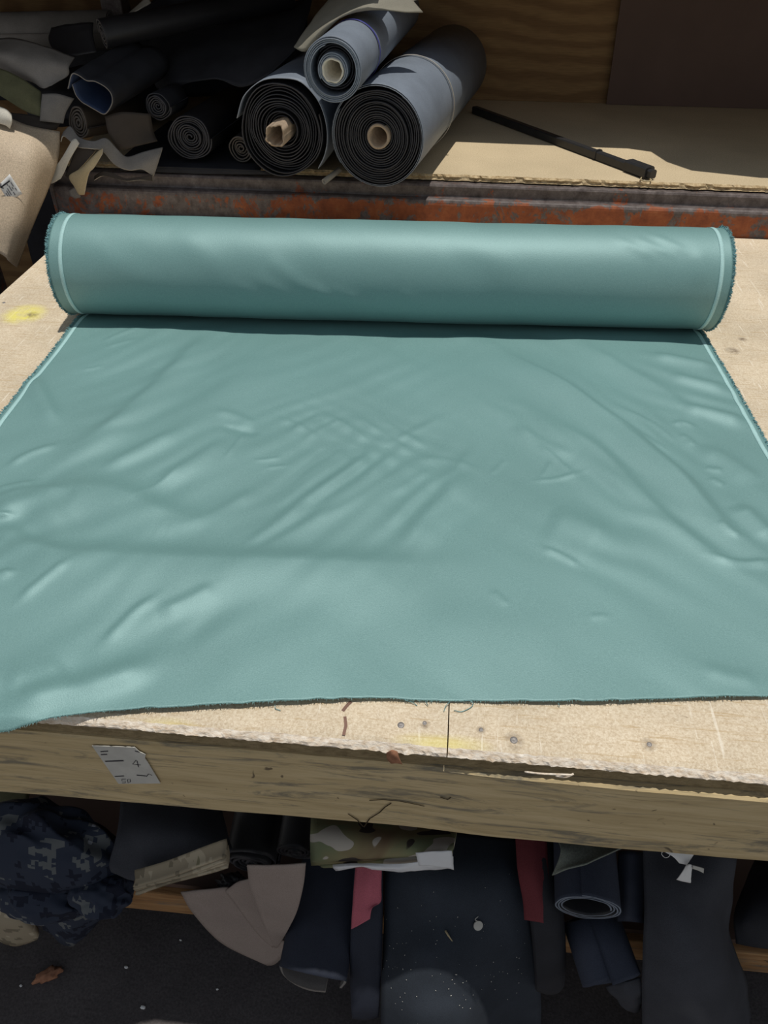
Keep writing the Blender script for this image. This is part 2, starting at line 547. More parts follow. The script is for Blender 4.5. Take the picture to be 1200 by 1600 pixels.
M['brown_edge'] = cloth_mat('brown_vinyl_edge', (0.115, 0.10, 0.09), 0.2, 0.65, 0.3)
M['taupe'] = cloth_mat('taupe_canvas', (0.33, 0.27, 0.24), 0.08, 0.8, 0.2)
M['beige'] = cloth_mat('beige_vinyl', (0.56, 0.45, 0.33), 0.06, 0.6, 0.3, 300)
M['cream'] = cloth_mat('cream_vinyl', (0.62, 0.59, 0.52), 0.08, 0.6, 0.3)
M['sand'] = cloth_mat('sand_vinyl', (0.48, 0.39, 0.24), 0.1, 0.6, 0.3)
M['mesh'] = cloth_mat('grey_green_mesh', (0.19, 0.21, 0.18), 0.1, 0.8, 0.2, 350, 0.5)
M['red'] = cloth_mat('red_paper', (0.56, 0.15, 0.195), 0.1, 0.8, 0.2)
M['red_dk'] = cloth_mat('maroon_paper', (0.17, 0.038, 0.045), 0.1, 0.8, 0.2)
M['card'] = plain_mat('cardboard', (0.43, 0.33, 0.24), 0.15, 0.85, 0.15, 60)
M['card_pale'] = plain_mat('pale_cardboard', (0.72, 0.66, 0.55), 0.12, 0.85, 0.15, 60)
M['paper'] = plain_mat('white_paper', (0.78, 0.78, 0.77), 0.06, 0.75, 0.2, 40)
M['paper_dull'] = plain_mat('dull_paper', (0.52, 0.51, 0.47), 0.1, 0.75, 0.2, 30)
M['pen'] = plain_mat('ink_marks', (0.045, 0.042, 0.05), 0.1, 0.7, 0.2)
M['pen_grey'] = plain_mat('grey_print', (0.20, 0.20, 0.22), 0.1, 0.7, 0.2)
M['pencil'] = plain_mat('brown_marker', (0.22, 0.13, 0.10), 0.2, 0.7, 0.2)
M['crack'] = plain_mat('dark_crack', (0.05, 0.036, 0.02), 0.2, 0.9, 0.1)
M['steel'] = plain_mat('black_steel', (0.022, 0.022, 0.024), 0.2, 0.45, 0.5, 40)
M['screw'] = plain_mat('dull_screw', (0.30, 0.28, 0.27), 0.25, 0.5, 0.5, 200, 0.4)
M['cord'] = plain_mat('grey_cord', (0.38, 0.36, 0.33), 0.1, 0.7, 0.3)
M['blue'] = plain_mat('blue_stripe', (0.05, 0.05, 0.30), 0.1, 0.6, 0.3)
M['bark'] = plain_mat('brown_bark', (0.35, 0.17, 0.10), 0.3, 0.8, 0.2, 80)
M['plank'] = rail_wood(); M['plank'].name = 'pine_plank'
for nd in M['plank'].node_tree.nodes:
    if nd.type == 'VALTORGB' and len(nd.color_ramp.elements) == 3:
        for e_, c_ in zip(nd.color_ramp.elements, ((0.20, 0.10, 0.045), (0.36, 0.20, 0.09), (0.48, 0.29, 0.14))):
            e_.color = c_+(1,)
t_ = NT('clear_plastic')
t_.set((0.75, 0.76, 0.78), 0.25, 0.5, t_.bump(t_.noise(t_.co(), 60, 3), 0.5, 0.004))
M['plastic'] = t_.m

def digital_camo(name, cols, px=0.009, sc=16):
    t = NT(name)
    sn = t.n.new('ShaderNodeVectorMath'); sn.operation = 'SNAP'
    sn.inputs[1].default_value = (px, px, px)
    t.l.new(t.co('Object'), sn.inputs[0])
    n1 = t.noise(sn.outputs[0], sc, 4, 0.65)
    c = t.ramp(n1, [(0.0, cols[0]), (0.44, cols[1]), (0.57, cols[2]), (0.66, cols[3])], True)
    return t.set(c, 0.85, 0.2, t.bump(t.noise(t.co(), 700, 2), 0.2, 0.0006))
M['navy_camo'] = digital_camo('navy_digital_camo', [(0.012, 0.015, 0.028), (0.03, 0.038, 0.06), (0.12, 0.13, 0.135), (0.34, 0.36, 0.40)], 0.007, 14)
M['tan_camo'] = digital_camo('tan_digital_camo', [(0.20, 0.17, 0.12), (0.33, 0.28, 0.20), (0.44, 0.38, 0.28), (0.24, 0.22, 0.14)], 0.008, 16)
def soft_camo():
    t = NT('green_brown_camo')
    co = t.co('UV', (1, 1.35, 1))
    n1 = t.noise(co, 9, 2, 0.5, 0.6)
    c = t.ramp(n1, [(0.3, (0.19, 0.12, 0.075)), (0.44, (0.25, 0.22, 0.12)), (0.56, (0.20, 0.23, 0.13)), (0.68, (0.27, 0.27, 0.17))])
    v = t.n.new('ShaderNodeTexNoise'); v.inputs['Scale'].default_value = 15; v.inputs['Detail'].default_value = 1.0
    mp = t.n.new('ShaderNodeMapping'); mp.inputs['Location'].default_value = (3.2, 1.1, 0)
    t.l.new(co, mp.inputs[0]); t.l.new(mp.outputs[0], v.inputs[0])
    c = t.mix(t.ramp(v.outputs['Fac'], [(0.585, 0.0), (0.59, 1.0)]), c, (0.50, 0.46, 0.40))
    c = t.mix(t.ramp(v.outputs['Fac'], [(0.385, 1.0), (0.39, 0.0)]), c, (0.055, 0.045, 0.04))
    return t.set(c, 0.85, 0.2, t.bump(t.noise(t.co('UV', (1, 6, 1)), 260, 2), 0.3, 0.001))
M['soft_camo'] = soft_camo()

# ------------------------------------------------------------------ setting
ZF = -0.10                         # floor level
v, f = box_vf(-4.5, 4.5, -5.0, 3.9, ZF-0.05, ZF)
structure(mesh('floor', v, f, M['floor'], base=(0, 0, ZF), smooth=False))
v, f = box_vf(-3.2, 3.0, 3.43, 3.47, ZF, 2.6)
structure(mesh('wall_back', v, f, M['ply'], base=(0.35, 3.43, 1.5), smooth=False))
# unseen roof over the shelf, its stepped front edge shaped to cast the shade line
outl = [(-3.2, 2.335), (-0.99, 2.335), (-0.93, 2.36), (-0.62, 2.362), (-0.54, 2.37), (-0.46, 2.395), (-0.36, 2.40), (-0.232, 2.43), (-0.222, 2.66), (-0.03, 2.72), (0.02, 2.815), (0.60, 2.80), (0.67, 2.77), (0.70, 2.66), (0.76, 2.575), (0.95, 2.525), (3.0, 2.52), (3.0, 3.6), (-3.2, 3.6)]
n_ = len(outl)
v = [(x, y, 1.62) for x, y in outl]+[(x, y, 1.65) for x, y in outl]
f = [tuple(range(n_-1, -1, -1)), tuple(range(n_, 2*n_))]+[(i, (i+1) % n_, n_+(i+1) % n_, n_+i) for i in range(n_)]
structure(mesh('ceiling', v, f, M['deck'], base=(0, 3, 1.62), smooth=False))

for sd, x0 in (('left', -3.24), ('right', 3.0)):  # unseen side walls, added to cut the sky light inside the rack
    v, f = box_vf(x0, x0+0.04, 2.30, 3.9, ZF, 2.6)
    structure(mesh('wall_'+sd, v, f, M['ply'], base=(x0, 3.0, 1.0), smooth=False))

# ------------------------------------------------------------------ work table
ZT = 0.95
tbl = thing('work_table', TB, 'pale worn plywood work table with thick lumber front rail under the green fabric', 'table')
XL, XR, YF, YB = -1.142, 1.9, 0.546, 2.366
SEAM = 0.0335
def top_board(x0, x1, seed, rl=False):
    """a plywood sheet: flat top, splintered front edge"""
    n = int((x1-x0)/0.004)
    V = []; f = []; fm = []
    prof_n = 9
    for i in range(n+1):
        x = x0+(x1-x0)*i/n
        j1 = 0.0016*mn.noise(Vector((x*75, seed, 0)))+0.0014*mn.noise(Vector((x*14, seed, 3)))
        j2 = 0.0024*mn.noise(Vector((x*110, seed, 7)))+0.0022*mn.noise(Vector((x*25, seed, 9)))
        j3 = 0.0026*mn.noise(Vector((x*150, seed, 17)))
        yb = YB
        if rl and x < XL+0.04:
            q = (XL+0.04-x)/0.04
            yb = YB-0.04*(1-math.sqrt(max(0, 1-q*q)))
        pts = [(yb, ZT-0.018), (yb, ZT), (YF+0.03, ZT), (YF+0.012+j1, ZT-0.0004), (YF+0.006+j2*0.6, ZT-0.003),
               (YF+0.0015+j2, ZT-0.0075+j1*0.6), (YF-0.0016+j3, ZT-0.012+j1*1.6), (YF+0.001+j2*0.5, ZT-0.0160+j3*0.4), (YF+0.012, ZT-0.018)]
        V += [(x, a, b) for a, b in pts]
    for i in range(n):
        for k in range(prof_n):
            k2 = (k+1) % prof_n
            f.append((i*prof_n+k, i*prof_n+k2, (i+1)*prof_n+k2, (i+1)*prof_n+k))
            fm.append(1 if 3 < k < 8 else 0)
    f.append(tuple(range(prof_n-1, -1, -1))); f.append(tuple(n*prof_n+k for k in range(prof_n))); fm += [0, 0]
    return mesh('top_board', V, f, [M['table'], M['splinter']], tbl, fm=fm, smooth=False)
top_board(XL, SEAM-0.0008, 1.3, True)
top_board(SEAM+0.0008, XR, 5.1)
# second, recessed layer
v, f = box_vf(XL+0.005, XR, YF+0.005, YB-0.005, ZT-0.040, ZT-0.0185)
mesh('under_board', v, f, M['dark_edge'], tbl, smooth=False)
# the front rail, a thick plank turned a hair so that its right half stands proud
def rail_y(x):
    q = min(max((x-SEAM+0.06)/0.16, 0), 1)
    return YF-0.0006-0.0052*q*q*(3-2*q)-max(x-SEAM, 0)*0.002
def rail():
    n = 90
    V = []; f = []
    for i in range(n+1):
        x = XL+0.01+(XR-XL-0.02)*i/n
        yf = rail_y(x)
        zb = 0.752+0.0125*(x+0.05)
        zt = ZT-0.0405 if x < SEAM else ZT-0.0405+0.0
        w = 0.0015*mn.noise(Vector((x*9, 2, 0)))
        pts = [(yf+0.003, zt), (yf+w, zt-0.003), (yf+w, zb+0.004), (yf+0.004, zb), (yf+0.040, zb), (yf+0.040, zt)]
        V += [(x, a, b) for a, b in pts]
    for i in range(n):
        for k in range(6):
            k2 = (k+1) % 6
            f.append((i*6+k, i*6+k2, (i+1)*6+k2, (i+1)*6+k))
    f.append(tuple(range(5, -1, -1))); f.append(tuple(n*6+k for k in range(6)))
    return mesh('front_rail', V, f, M['rail'], tbl, smooth=False)
rail()
v, f = box_vf(XL+0.01, XL+0.05, YF+0.06, YB-0.05, 0.77, ZT-0.041)
bevel(mesh('side_rail', v, f, M['rail'], tbl, smooth=False))
v, f = box_vf(XR-0.05, XR-0.01, YF+0.06, YB-0.05, 0.77, ZT-0.041)
bevel(mesh('side_rail', v, f, M['rail'], tbl, smooth=False))
v, f = box_vf(XL+0.06, XR-0.06, YB-0.05, YB-0.01, 0.77, ZT-0.041)
bevel(mesh('back_rail', v, f, M['rail'], tbl, smooth=False))
for lx in (XL+0.06, XR-0.15):
    for ly in (YF+0.06, YB-0.15):
        v, f = box_vf(lx, lx+0.088, ly, ly+0.088, ZF, ZT-0.041)
        bevel(mesh('leg', v, f, M['rail'], tbl, smooth=False))
# low shelf below the table: a plank along the front, a deck behind it
v, f = box_vf(XL+0.15, XR-0.16, 0.652, 0.690, 0.102, 0.188)
bevel(mesh('shelf_plank', v, f, M['plank'], tbl, smooth=False))
v, f = box_vf(XL+0.15, XR-0.16, 0.668, 1.60, 0.189, 0.205)
mesh('shelf_deck', v, f, M['hardboard'], tbl, smooth=False)
v, f = box_vf(XL+0.15, XR-0.16, 1.35, 1.365, 0.206, ZT-0.05)  # dark board added to stand in for the shade under the table
mesh('back_panel', v, f, M['hardboard'], tbl, smooth=False)
for lx in (XL+0.155, XR-0.25, 0.4):
    v, f = box_vf(lx, lx+0.06, 0.70, 1.58, ZF, 0.1885)
    mesh('shelf_support', v, f, M['rail'], tbl, smooth=False)
# screw heads
def screw(p, r_, mat_):
    V = []; f = []
    for k in range(16):
        q = 2*math.pi*k/16
        V += [(p[0]+r_*math.cos(q), p[1]+r_*math.sin(q), ZT-0.001), (p[0]+r_*0.9*math.cos(q), p[1]+r_*0.9*math.sin(q), ZT+0.0009), (p[0]+r_*0.35*math.cos(q), p[1]+r_*0.35*math.sin(q), ZT+0.0002)]
    for k in range(16):
        b = (k+1) % 16
        for i in (0, 1):
            f.append((k*3+i, b*3+i, b*3+i+1, k*3+i+1))
    f.append(tuple(k*3+2 for k in range(16)))
    return mesh('screw', V, f, mat_, tbl)
for p, r_ in (((-0.027,0.577,0.95), 0.0048), ((0.116,0.569,0.95), 0.0052), ((0.285,0.579,0.95), 0.0034), ((0.075,0.58,0.95), 0.003), ((0.003,0.583,0.95), 0.003), ((-1.11,1.713,0.95), 0.004)):
    screw(p, r_, M['screw'])
# brown marker stroke on the top
v, f = join_vf([stroke([(-0.1,0.583,0.95), (-0.097,0.57,0.95), (-0.098,0.555,0.95)], 0.004, (0, 0, 1)),
                stroke([(-0.104,0.591,0.95), (-0.1,0.599,0.95), (-0.095,0.607,0.95)], 0.0045, (0, 0, 1))])
mesh('marker_stroke', v, f, M['pencil'], tbl, smooth=False)
# paper label stapled to the rail, with torn corner and handwriting
YR = YF+0.0052
NF = (0, -1, 0)
lab_px = [(-0.434,0.55,0.896), (-0.375,0.55,0.901), (-0.37,0.55,0.891), (-0.363,0.551,0.886), (-0.366,0.55,0.876), (-0.364,0.55,0.868), (-0.356,0.55,0.816), (-0.418,0.55,0.805)]
V = [(x, 0.5426, z) for x, y, z in lab_px]+[(x, 0.5436, z) for x, y, z in lab_px]
nl = len(lab_px)
f = [tuple(range(nl)), tuple(range(2*nl-1, nl-1, -1))]+[(i, nl+i, nl+(i+1) % nl, (i+1) % nl) for i in range(nl)]
lab = mesh('paper_label', V, f, M['paper_dull'], tbl, smooth=False)
YL = 0.5425
def on(pts):
    return [(p[0], YL, p[2]) for p in pts]
hw = [
    stroke(on([(-0.425,0.55,0.884), (-0.414,0.55,0.887)]), 0.0019, NF), stroke(on([(-0.426,0.55,0.877), (-0.417,0.55,0.879)]), 0.0019, NF),
    stroke(on([(-0.424,0.55,0.861), (-0.397,0.55,0.867)]), 0.0025, NF), stroke(on([(-0.419,0.55,0.824), (-0.405,0.55,0.828)]), 0.0019, NF),
    stroke(on([(-0.376,0.55,0.893), (-0.37,0.55,0.891)]), 0.0019, NF),
    stroke(on([(-0.386,0.55,0.833), (-0.373,0.55,0.833)]), 0.0019, NF), stroke(on([(-0.373,0.55,0.831), (-0.368,0.55,0.839), (-0.364,0.55,0.836)]), 0.0011, NF),
    # a handwritten mark like a 4
    stroke(on([(-0.379,0.55,0.871), (-0.386,0.55,0.86), (-0.375,0.55,0.86)]), 0.0012, NF), stroke(on([(-0.378,0.55,0.87), (-0.379,0.55,0.854)]), 0.0012, NF),
    # 50
    stroke(on([(-0.404,0.55,0.82), (-0.41,0.55,0.819), (-0.411,0.55,0.814), (-0.406,0.55,0.815), (-0.407,0.55,0.81), (-0.412,0.55,0.809)]), 0.0009, NF),
    stroke(on([(-0.402,0.55,0.819), (-0.398,0.55,0.821), (-0.399,0.55,0.814), (-0.403,0.55,0.81), (-0.402,0.55,0.819)]), 0.0009, NF)]
v, f = join_vf(hw)
mesh('handwriting', v, f, M['pen'], lab, smooth=False)
# cracks in the rail
CK = [[(-0.073,0.551,0.745), (-0.065,0.551,0.77), (-0.051,0.551,0.789), (-0.044,0.551,0.804), (-0.035,0.551,0.817)],
      [(-0.074,0.551,0.746), (-0.082,0.551,0.763), (-0.095,0.551,0.778)],
      [(-0.065,0.551,0.819), (-0.046,0.551,0.824), (-0.024,0.551,0.824), (-0.006,0.551,0.821), (0.01,0.551,0.818)],
      [(0.03,0.551,0.846), (0.04,0.551,0.842), (0.044,0.551,0.849)]]
v, f = join_vf([stroke([(p[0], rail_y(p[0])-0.0012, p[2]) for p in c], 0.0018, NF) for c in CK])
mesh('crack', v, f, M['crack'], tbl, smooth=False)
# splinters of wood standing off the edge
sheet('splinter', [[(-0.042,0.54,0.943), (-0.035,0.535,0.958), (-0.029,0.54,0.948)], [(-0.041,0.543,0.924), (-0.033,0.532,0.95), (-0.026,0.538,0.937)], [(-0.036,0.545,0.912), (-0.029,0.537,0.927), (-0.022,0.542,0.917)]], M['bark'], tbl, th=0.0012, n=4, rough=0.0)
tube('splinter', [(0.17,0.54,0.924), (0.181,0.536,0.93), (0.19,0.538,0.935)], 0.0014, M['splinter'], tbl, 5)
tube('splinter', [(0.131,0.54,0.927), (0.154,0.537,0.931), (0.187,0.537,0.934)], 0.0013, M['splinter'], tbl, 5)

# ------------------------------------------------------------------ green fabric
E1 = np.array((0.99884, 0.04823)); E2 = np.array((0.04823, -0.99884)); OO = np.array((-.89, 1.675))
BAX, RR = -0.019, 0.112
ZAX = 0.95+0.004+RR
WID = 1.491
fab = thing('fabric_bolt', (-0.1, 1.70, 0.95), 'sage green satin fabric roll with its loose end spread over the pale table', 'fabric')
def l2w(a, b, z):
    a = np.asarray(a); b = np.asarray(b)
    return np.stack([OO[0]+E1[0]*a+E2[0]*b, OO[1]+E1[1]*a+E2[1]*b, z+0*a], axis=-1)

# the cut end across the front: distance from the roll for each position across
CUT = np.array([(0.304,1.173), (0.334,1.167), (0.363,1.156), (0.401,1.147), (0.465,1.137), (0.538,1.129), (0.62,1.12), (0.702,1.11), (0.786,1.102), (0.836,1.103), (0.878,1.1), (0.953,1.099), (1.003,1.097), (1.07,1.094), (1.122,1.089), (1.173,1.084), (1.232,1.079), (1.293,1.074)])
CUT = CUT[np.argsort(CUT[:, 0])]
sl = (CUT[3, 1]-CUT[0, 1])/(CUT[3, 0]-CUT[0, 0])
def cut_b(a):
    r_ = np.interp(a, CUT[:, 0], CUT[:, 1])
    r_ = np.where(a < CUT[0, 0], CUT[0, 1]+0.10*(CUT[0, 0]-a), r_)
    r_ = np.where(a > CUT[-1, 0], CUT[-1, 1]+0.03*(CUT[-1, 0]-a), r_)
    return r_

# folds: polyline (across, along), half width towards the roll, half width towards the front, height
FOLDS = [
 # big diagonals, left
 ([(0.343,0.088), (0.302,0.255), (0.26,0.425), (0.214,0.54), (0.131,0.61)], .020, .034, .0075),
 ([(0.489,0.202), (0.407,0.417), (0.347,0.533), (0.27,0.638)], .04, .06, .005),
 ([(-0.003,0.313), (0.065,0.412), (0.132,0.512)], .016, .022, .0055),
 ([(0.099,0.164), (0.133,0.122), (0.177,0.088)], .006, .009, .0022),
 ([(0.117,0.188), (0.159,0.155), (0.177,0.145)], .005, .008, .0018),
 ([(0.098,0.286), (0.12,0.279), (0.139,0.264)], .004, .006, .0016),
 ([(0.083,0.638), (0.112,0.595), (0.157,0.562)], .007, .010, .0045),
 ([(0.088,0.703), (0.121,0.687), (0.157,0.675)], .006, .010, .0040),
 ([(0.162,0.69), (0.297,0.706), (0.395,0.755), (0.483,0.764)], .030, .06, .010),
 ([(0.089,0.754), (0.147,0.709), (0.237,0.709)], .016, .03, .006),
 ([(0.336,0.725), (0.369,0.679), (0.401,0.621)], .004, .006, .0018),
 ([(0.471,0.6), (0.482,0.557), (0.495,0.503)], .004, .005, .0017),
 ([(0.522,0.592), (0.55,0.586), (0.574,0.576)], .003, .005, .0014),
 ([(0.549,0.611), (0.588,0.6)], .003, .005, .0014),
 ([(0.418,0.441), (0.459,0.45), (0.509,0.476)], .010, .012, .003),
 ([(0.442,0.489), (0.481,0.496), (0.526,0.509)], .008, .012, -.0025),
 # left edge gathers
 ([(0.111,0.802), (0.143,0.752), (0.196,0.749), (0.268,0.826)], .022, .03, .005),
 ([(0.098,0.774), (0.14,0.771), (0.157,0.769)], .004, .006, .004),
 ([(0.125,0.833), (0.163,0.813), (0.208,0.844), (0.296,0.876)], .016, .03, .005),
 ([(0.141,0.847), (0.23,0.86), (0.335,0.872), (0.477,0.874), (0.626,0.869), (0.775,0.862), (0.875,0.853)], .030, .075, .012),
 ([(0.173,0.917), (0.199,0.909), (0.205,0.895)], .01, .012, .006),
 ([(0.241,0.967), (0.258,0.934), (0.298,0.88)], .006, .009, .0038),
 ([(0.389,1.036), (0.406,1.002), (0.422,0.973), (0.45,0.943)], .006, .010, .004),
 ([(0.45,0.979), (0.487,0.957), (0.532,0.923)], .010, .016, .0028),
 ([(0.287,1.153), (0.349,1.12), (0.41,1.097), (0.488,1.061)], .022, .020, .007),
 ([(0.274,1.125), (0.341,1.1), (0.404,1.081)], .02, .02, -.003),
 ([(0.356,1.067), (0.323,1.096), (0.276,1.109)], .02, .03, .004),
 # ripples across the middle left
 ([(0.602,0.736), (0.675,0.644), (0.76,0.532)], .010, .013, .0030),
 ([(0.58,0.729), (0.65,0.627), (0.713,0.545)], .009, .011, .0024),
 ([(0.631,0.751), (0.704,0.662), (0.791,0.541)], .009, .012, .0028),
 ([(0.659,0.762), (0.724,0.691), (0.815,0.574)], .009, .012, .0026),
 ([(0.547,0.829), (0.591,0.769), (0.636,0.7)], .010, .013, .0024),
 ([(0.567,0.846), (0.633,0.772), (0.691,0.706)], .010, .013, .0026),
 ([(0.431,0.794), (0.489,0.742), (0.552,0.669)], .012, .018, .0026),
 ([(0.36,0.67), (0.414,0.611), (0.468,0.526)], .012, .018, .0026),
 ([(0.25,0.648), (0.301,0.587), (0.378,0.51)], .012, .018, .0030),
 # criss-cross in the middle
 ([(0.574,0.503), (0.606,0.458), (0.64,0.423)], .007, .009, .0020),
 ([(0.602,0.53), (0.64,0.478), (0.686,0.438)], .007, .009, .0020),
 ([(0.541,0.446), (0.589,0.472), (0.638,0.517)], .007, .009, .0018),
 ([(0.634,0.428), (0.682,0.467), (0.742,0.533)], .007, .009, .0018),
 ([(0.685,0.426), (0.746,0.482), (0.809,0.546)], .007, .009, .0018),
 ([(0.737,0.435), (0.795,0.488), (0.844,0.538)], .007, .009, .0018),
 ([(0.76,0.532), (0.807,0.487), (0.869,0.427)], .008, .010, .0020),
 ([(0.778,0.684), (0.816,0.637), (0.856,0.591)], .009, .012, .0028),
 ([(0.771,0.768), (0.811,0.7), (0.868,0.61)], .010, .012, .0026),
 ([(0.799,0.835), (0.839,0.748), (0.883,0.661), (0.915,0.585)], .018, .028, .0045),
 ([(0.856,0.644), (0.896,0.595), (0.929,0.523)], .008, .010, .0018),
 ([(0.809,0.571), (0.88,0.57), (0.948,0.611)], .008, .012, .0016),
 # big diagonals, right
 ([(0.989,0.139), (1.06,0.227), (1.125,0.309), (1.197,0.432), (1.281,0.599), (1.329,0.727), (1.39,0.827)], .016, .040, .0085),
 ([(1.18,0.375), (1.247,0.485), (1.294,0.593), (1.322,0.656)], .007, .010, .0028),
 ([(1.198,0.409), (1.251,0.468), (1.298,0.536)], .006, .008, .0026),
 ([(1.226,0.373), (1.283,0.434), (1.316,0.502)], .006, .008, .0022),
 ([(1.038,0.383), (1.104,0.471), (1.158,0.547), (1.229,0.715), (1.284,0.798), (1.343,0.865)], .016, .036, .0065),
 ([(1.006,0.45), (1.061,0.516), (1.115,0.564)], .012, .018, .0025),
 ([(1.282,0.807), (1.327,0.822), (1.393,0.815)], .006, .009, .0042),
 ([(1.325,0.724), (1.337,0.751), (1.355,0.762)], .006, .008, .003),
 ([(1.181,0.103), (1.251,0.203), (1.335,0.318), (1.376,0.412)], .018, .03, .004),
 ([(1.33,0.155), (1.396,0.175), (1.479,0.204)], .012, .018, .0045),
 ([(1.349,0.366), (1.409,0.382), (1.475,0.416)], .014, .02, .0055),
 ([(1.353,0.239), (1.402,0.263), (1.475,0.289)], .012, .018, .003),
 ([(1.318,0.433), (1.343,0.422), (1.366,0.439)], .006, .008, .0026),
 ([(1.325,0.463), (1.339,0.48), (1.345,0.505)], .006, .008, .0022),
 ([(1.346,0.566), (1.358,0.576), (1.376,0.575)], .006, .008, .0024),
 ([(1.349,0.6), (1.356,0.614), (1.368,0.621)], .006, .008, .0022),
 ([(1.346,0.501), (1.389,0.54), (1.434,0.614)], .018, .028, .0045),
 ([(1.372,0.671), (1.389,0.72), (1.41,0.767)], .014, .022, .005),
 ([(0.954,0.613), (0.97,0.589), (0.987,0.558)], .004, .005, .0014),
 ([(1.044,0.618), (1.058,0.591), (1.069,0.564)], .004, .005, .0015),
 ([(1.024,0.628), (1.072,0.618), (1.125,0.595)], .004, .006, .0018),
 ([(1.047,0.515), (1.074,0.556), (1.105,0.607)], .005, .007, .0020),
 ([(1.02,0.803), (1.052,0.823), (1.08,0.847)], .005, .007, .0024),
 ([(0.936,0.903), (0.962,0.936)], .005, .007, .0014),
 ([(1.075,0.95), (1.106,0.945)], .004, .006, .0012),
 ([(1.212,1.03), (1.247,1.045), (1.291,1.053)], .012, .012, .0028),
 ([(1.037,0.73), (1.092,0.755), (1.14,0.784)], .03, .05, .004),
 ([(0.818,0.999), (0.927,0.982), (1.053,0.987)], .05, .07, .0025),
 ([(0.513,1.026), (0.619,1.009), (0.746,1.014)], .05, .07, .0025),
 # the sheet lifting off the table as it leaves the roll
 ([(0.047,0.088), (0.231,0.094), (0.411,0.09)], .015, .03, .002),
 ([(0.741,0.097), (0.978,0.093), (1.181,0.103)], .015, .04, .0025),
]
def seg_dist(A, B, pts):
    """unsigned distance, side sign (positive towards the front) and end fade"""
    best = np.full(A.shape, 1e9); side = np.zeros(A.shape); along = np.zeros(A.shape)
    P = cr(np.array(pts), 6)
    tot = 0
    Ls = np.linalg.norm(np.diff(P, axis=0), axis=1)
    L = Ls.sum()
    for i in range(len(P)-1):
        p, q = P[i], P[i+1]
        d = q-p; l = np.linalg.norm(d)+1e-9
        d = d/l
        t = np.clip((A-p[0])*d[0]+(B-p[1])*d[1], 0, l)
        dx = A-(p[0]+d[0]*t); dy = B-(p[1]+d[1]*t)
        ds = dx*dx+dy*dy
        m = ds < best
        best = np.where(m, ds, best)
        nrm = np.array((-d[1], d[0]))
        if nrm[1] < 0: nrm = -nrm
        side = np.where(m, (dx*nrm[0]+dy*nrm[1])/(np.sqrt(ds)+1e-9), side)
        along = np.where(m, (tot+t)/L, along)
        tot += l
    return np.sqrt(best), side, along
def fold_height(A, B):
    H = np.zeros(A.shape)
    for pts, w0, w1, h in FOLDS:
        P = np.array(pts); pad = 3.2*max(w0, w1)
        m = (A > P[:, 0].min()-pad) & (A < P[:, 0].max()+pad) & (B > P[:, 1].min()-pad) & (B < P[:, 1].max()+pad)
        if not m.any(): continue
        d, s, al = seg_dist(A[m], B[m], pts)
        w = (w0+(w1-w0)*(0.5+0.5*s))*1.15
        if h > 0 and max(w0, w1) < 0.0125: h = h*0.62
        env = np.clip(np.minimum(al, 1-al)/0.28, 0, 1)
        env = 0.15+0.85*env*env*(3-2*env)
        H[m] += h*env*np.exp(-(d/w)**2)
    return H
def noise2(A, B, sc, seed, ang=0.0, st=1.0):
    """cheap smooth value noise, stretched along a direction"""
    ca, sa = math.cos(ang), math.sin(ang)
    X = (A*ca+B*sa)*sc/st; Y_ = (-A*sa+B*ca)*sc
    r2 = np.random.default_rng(seed)
    T = r2.uniform(-1, 1, (64, 64))
    xi = np.floor(X).astype(int); yi = np.floor(Y_).astype(int)
    fx = X-xi; fy = Y_-yi
    fx = fx*fx*fx*(fx*(fx*6-15)+10); fy = fy*fy*fy*(fy*(fy*6-15)+10)
    g = lambda i, j: T[i % 64, j % 64]
    return (g(xi, yi)*(1-fx)*(1-fy)+g(xi+1, yi)*fx*(1-fy)+g(xi, yi+1)*(1-fx)*fy+g(xi+1, yi+1)*fx*fy)
RIPPLES = [
 ((0.699,0.661), (0.607,0.736), (0.76,0.532), .046, .14, .0030),
 ((0.569,0.762), (0.498,0.829), (0.632,0.674), .055, .12, .0024),
 ((0.305,0.556), (0.25,0.648), (0.378,0.51), .060, .13, .0024),
 ((0.596,0.476), (0.564,0.522), (0.685,0.426), .040, .09, .0015),
 ((0.734,0.491), (0.655,0.439), (0.809,0.546), .040, .10, .0016),
 ((1.247,0.485), (1.18,0.375), (1.294,0.593), .045, .12, .0022),
 ((1.122,0.513), (1.062,0.406), (1.176,0.608), .060, .13, .0022),
 ((1.415,0.314), (1.344,0.279), (1.479,0.359), .050, .10, .0022),
 ((0.249,0.215), (0.157,0.331), (0.328,0.121), .050, .14, .0014),
 ((0.278,0.794), (0.217,0.828), (0.358,0.74), .060, .12, .0022),
 ((0.413,0.995), (0.361,1.056), (0.471,0.929), .060, .14, .0016),
 ((1.187,0.778), (1.097,0.685), (1.271,0.847), .070, .14, .0020),
 ((0.694,0.275), (0.574,0.408), (0.83,0.183), .060, .16, .0010),
]
FOLD_GAIN = 1.6
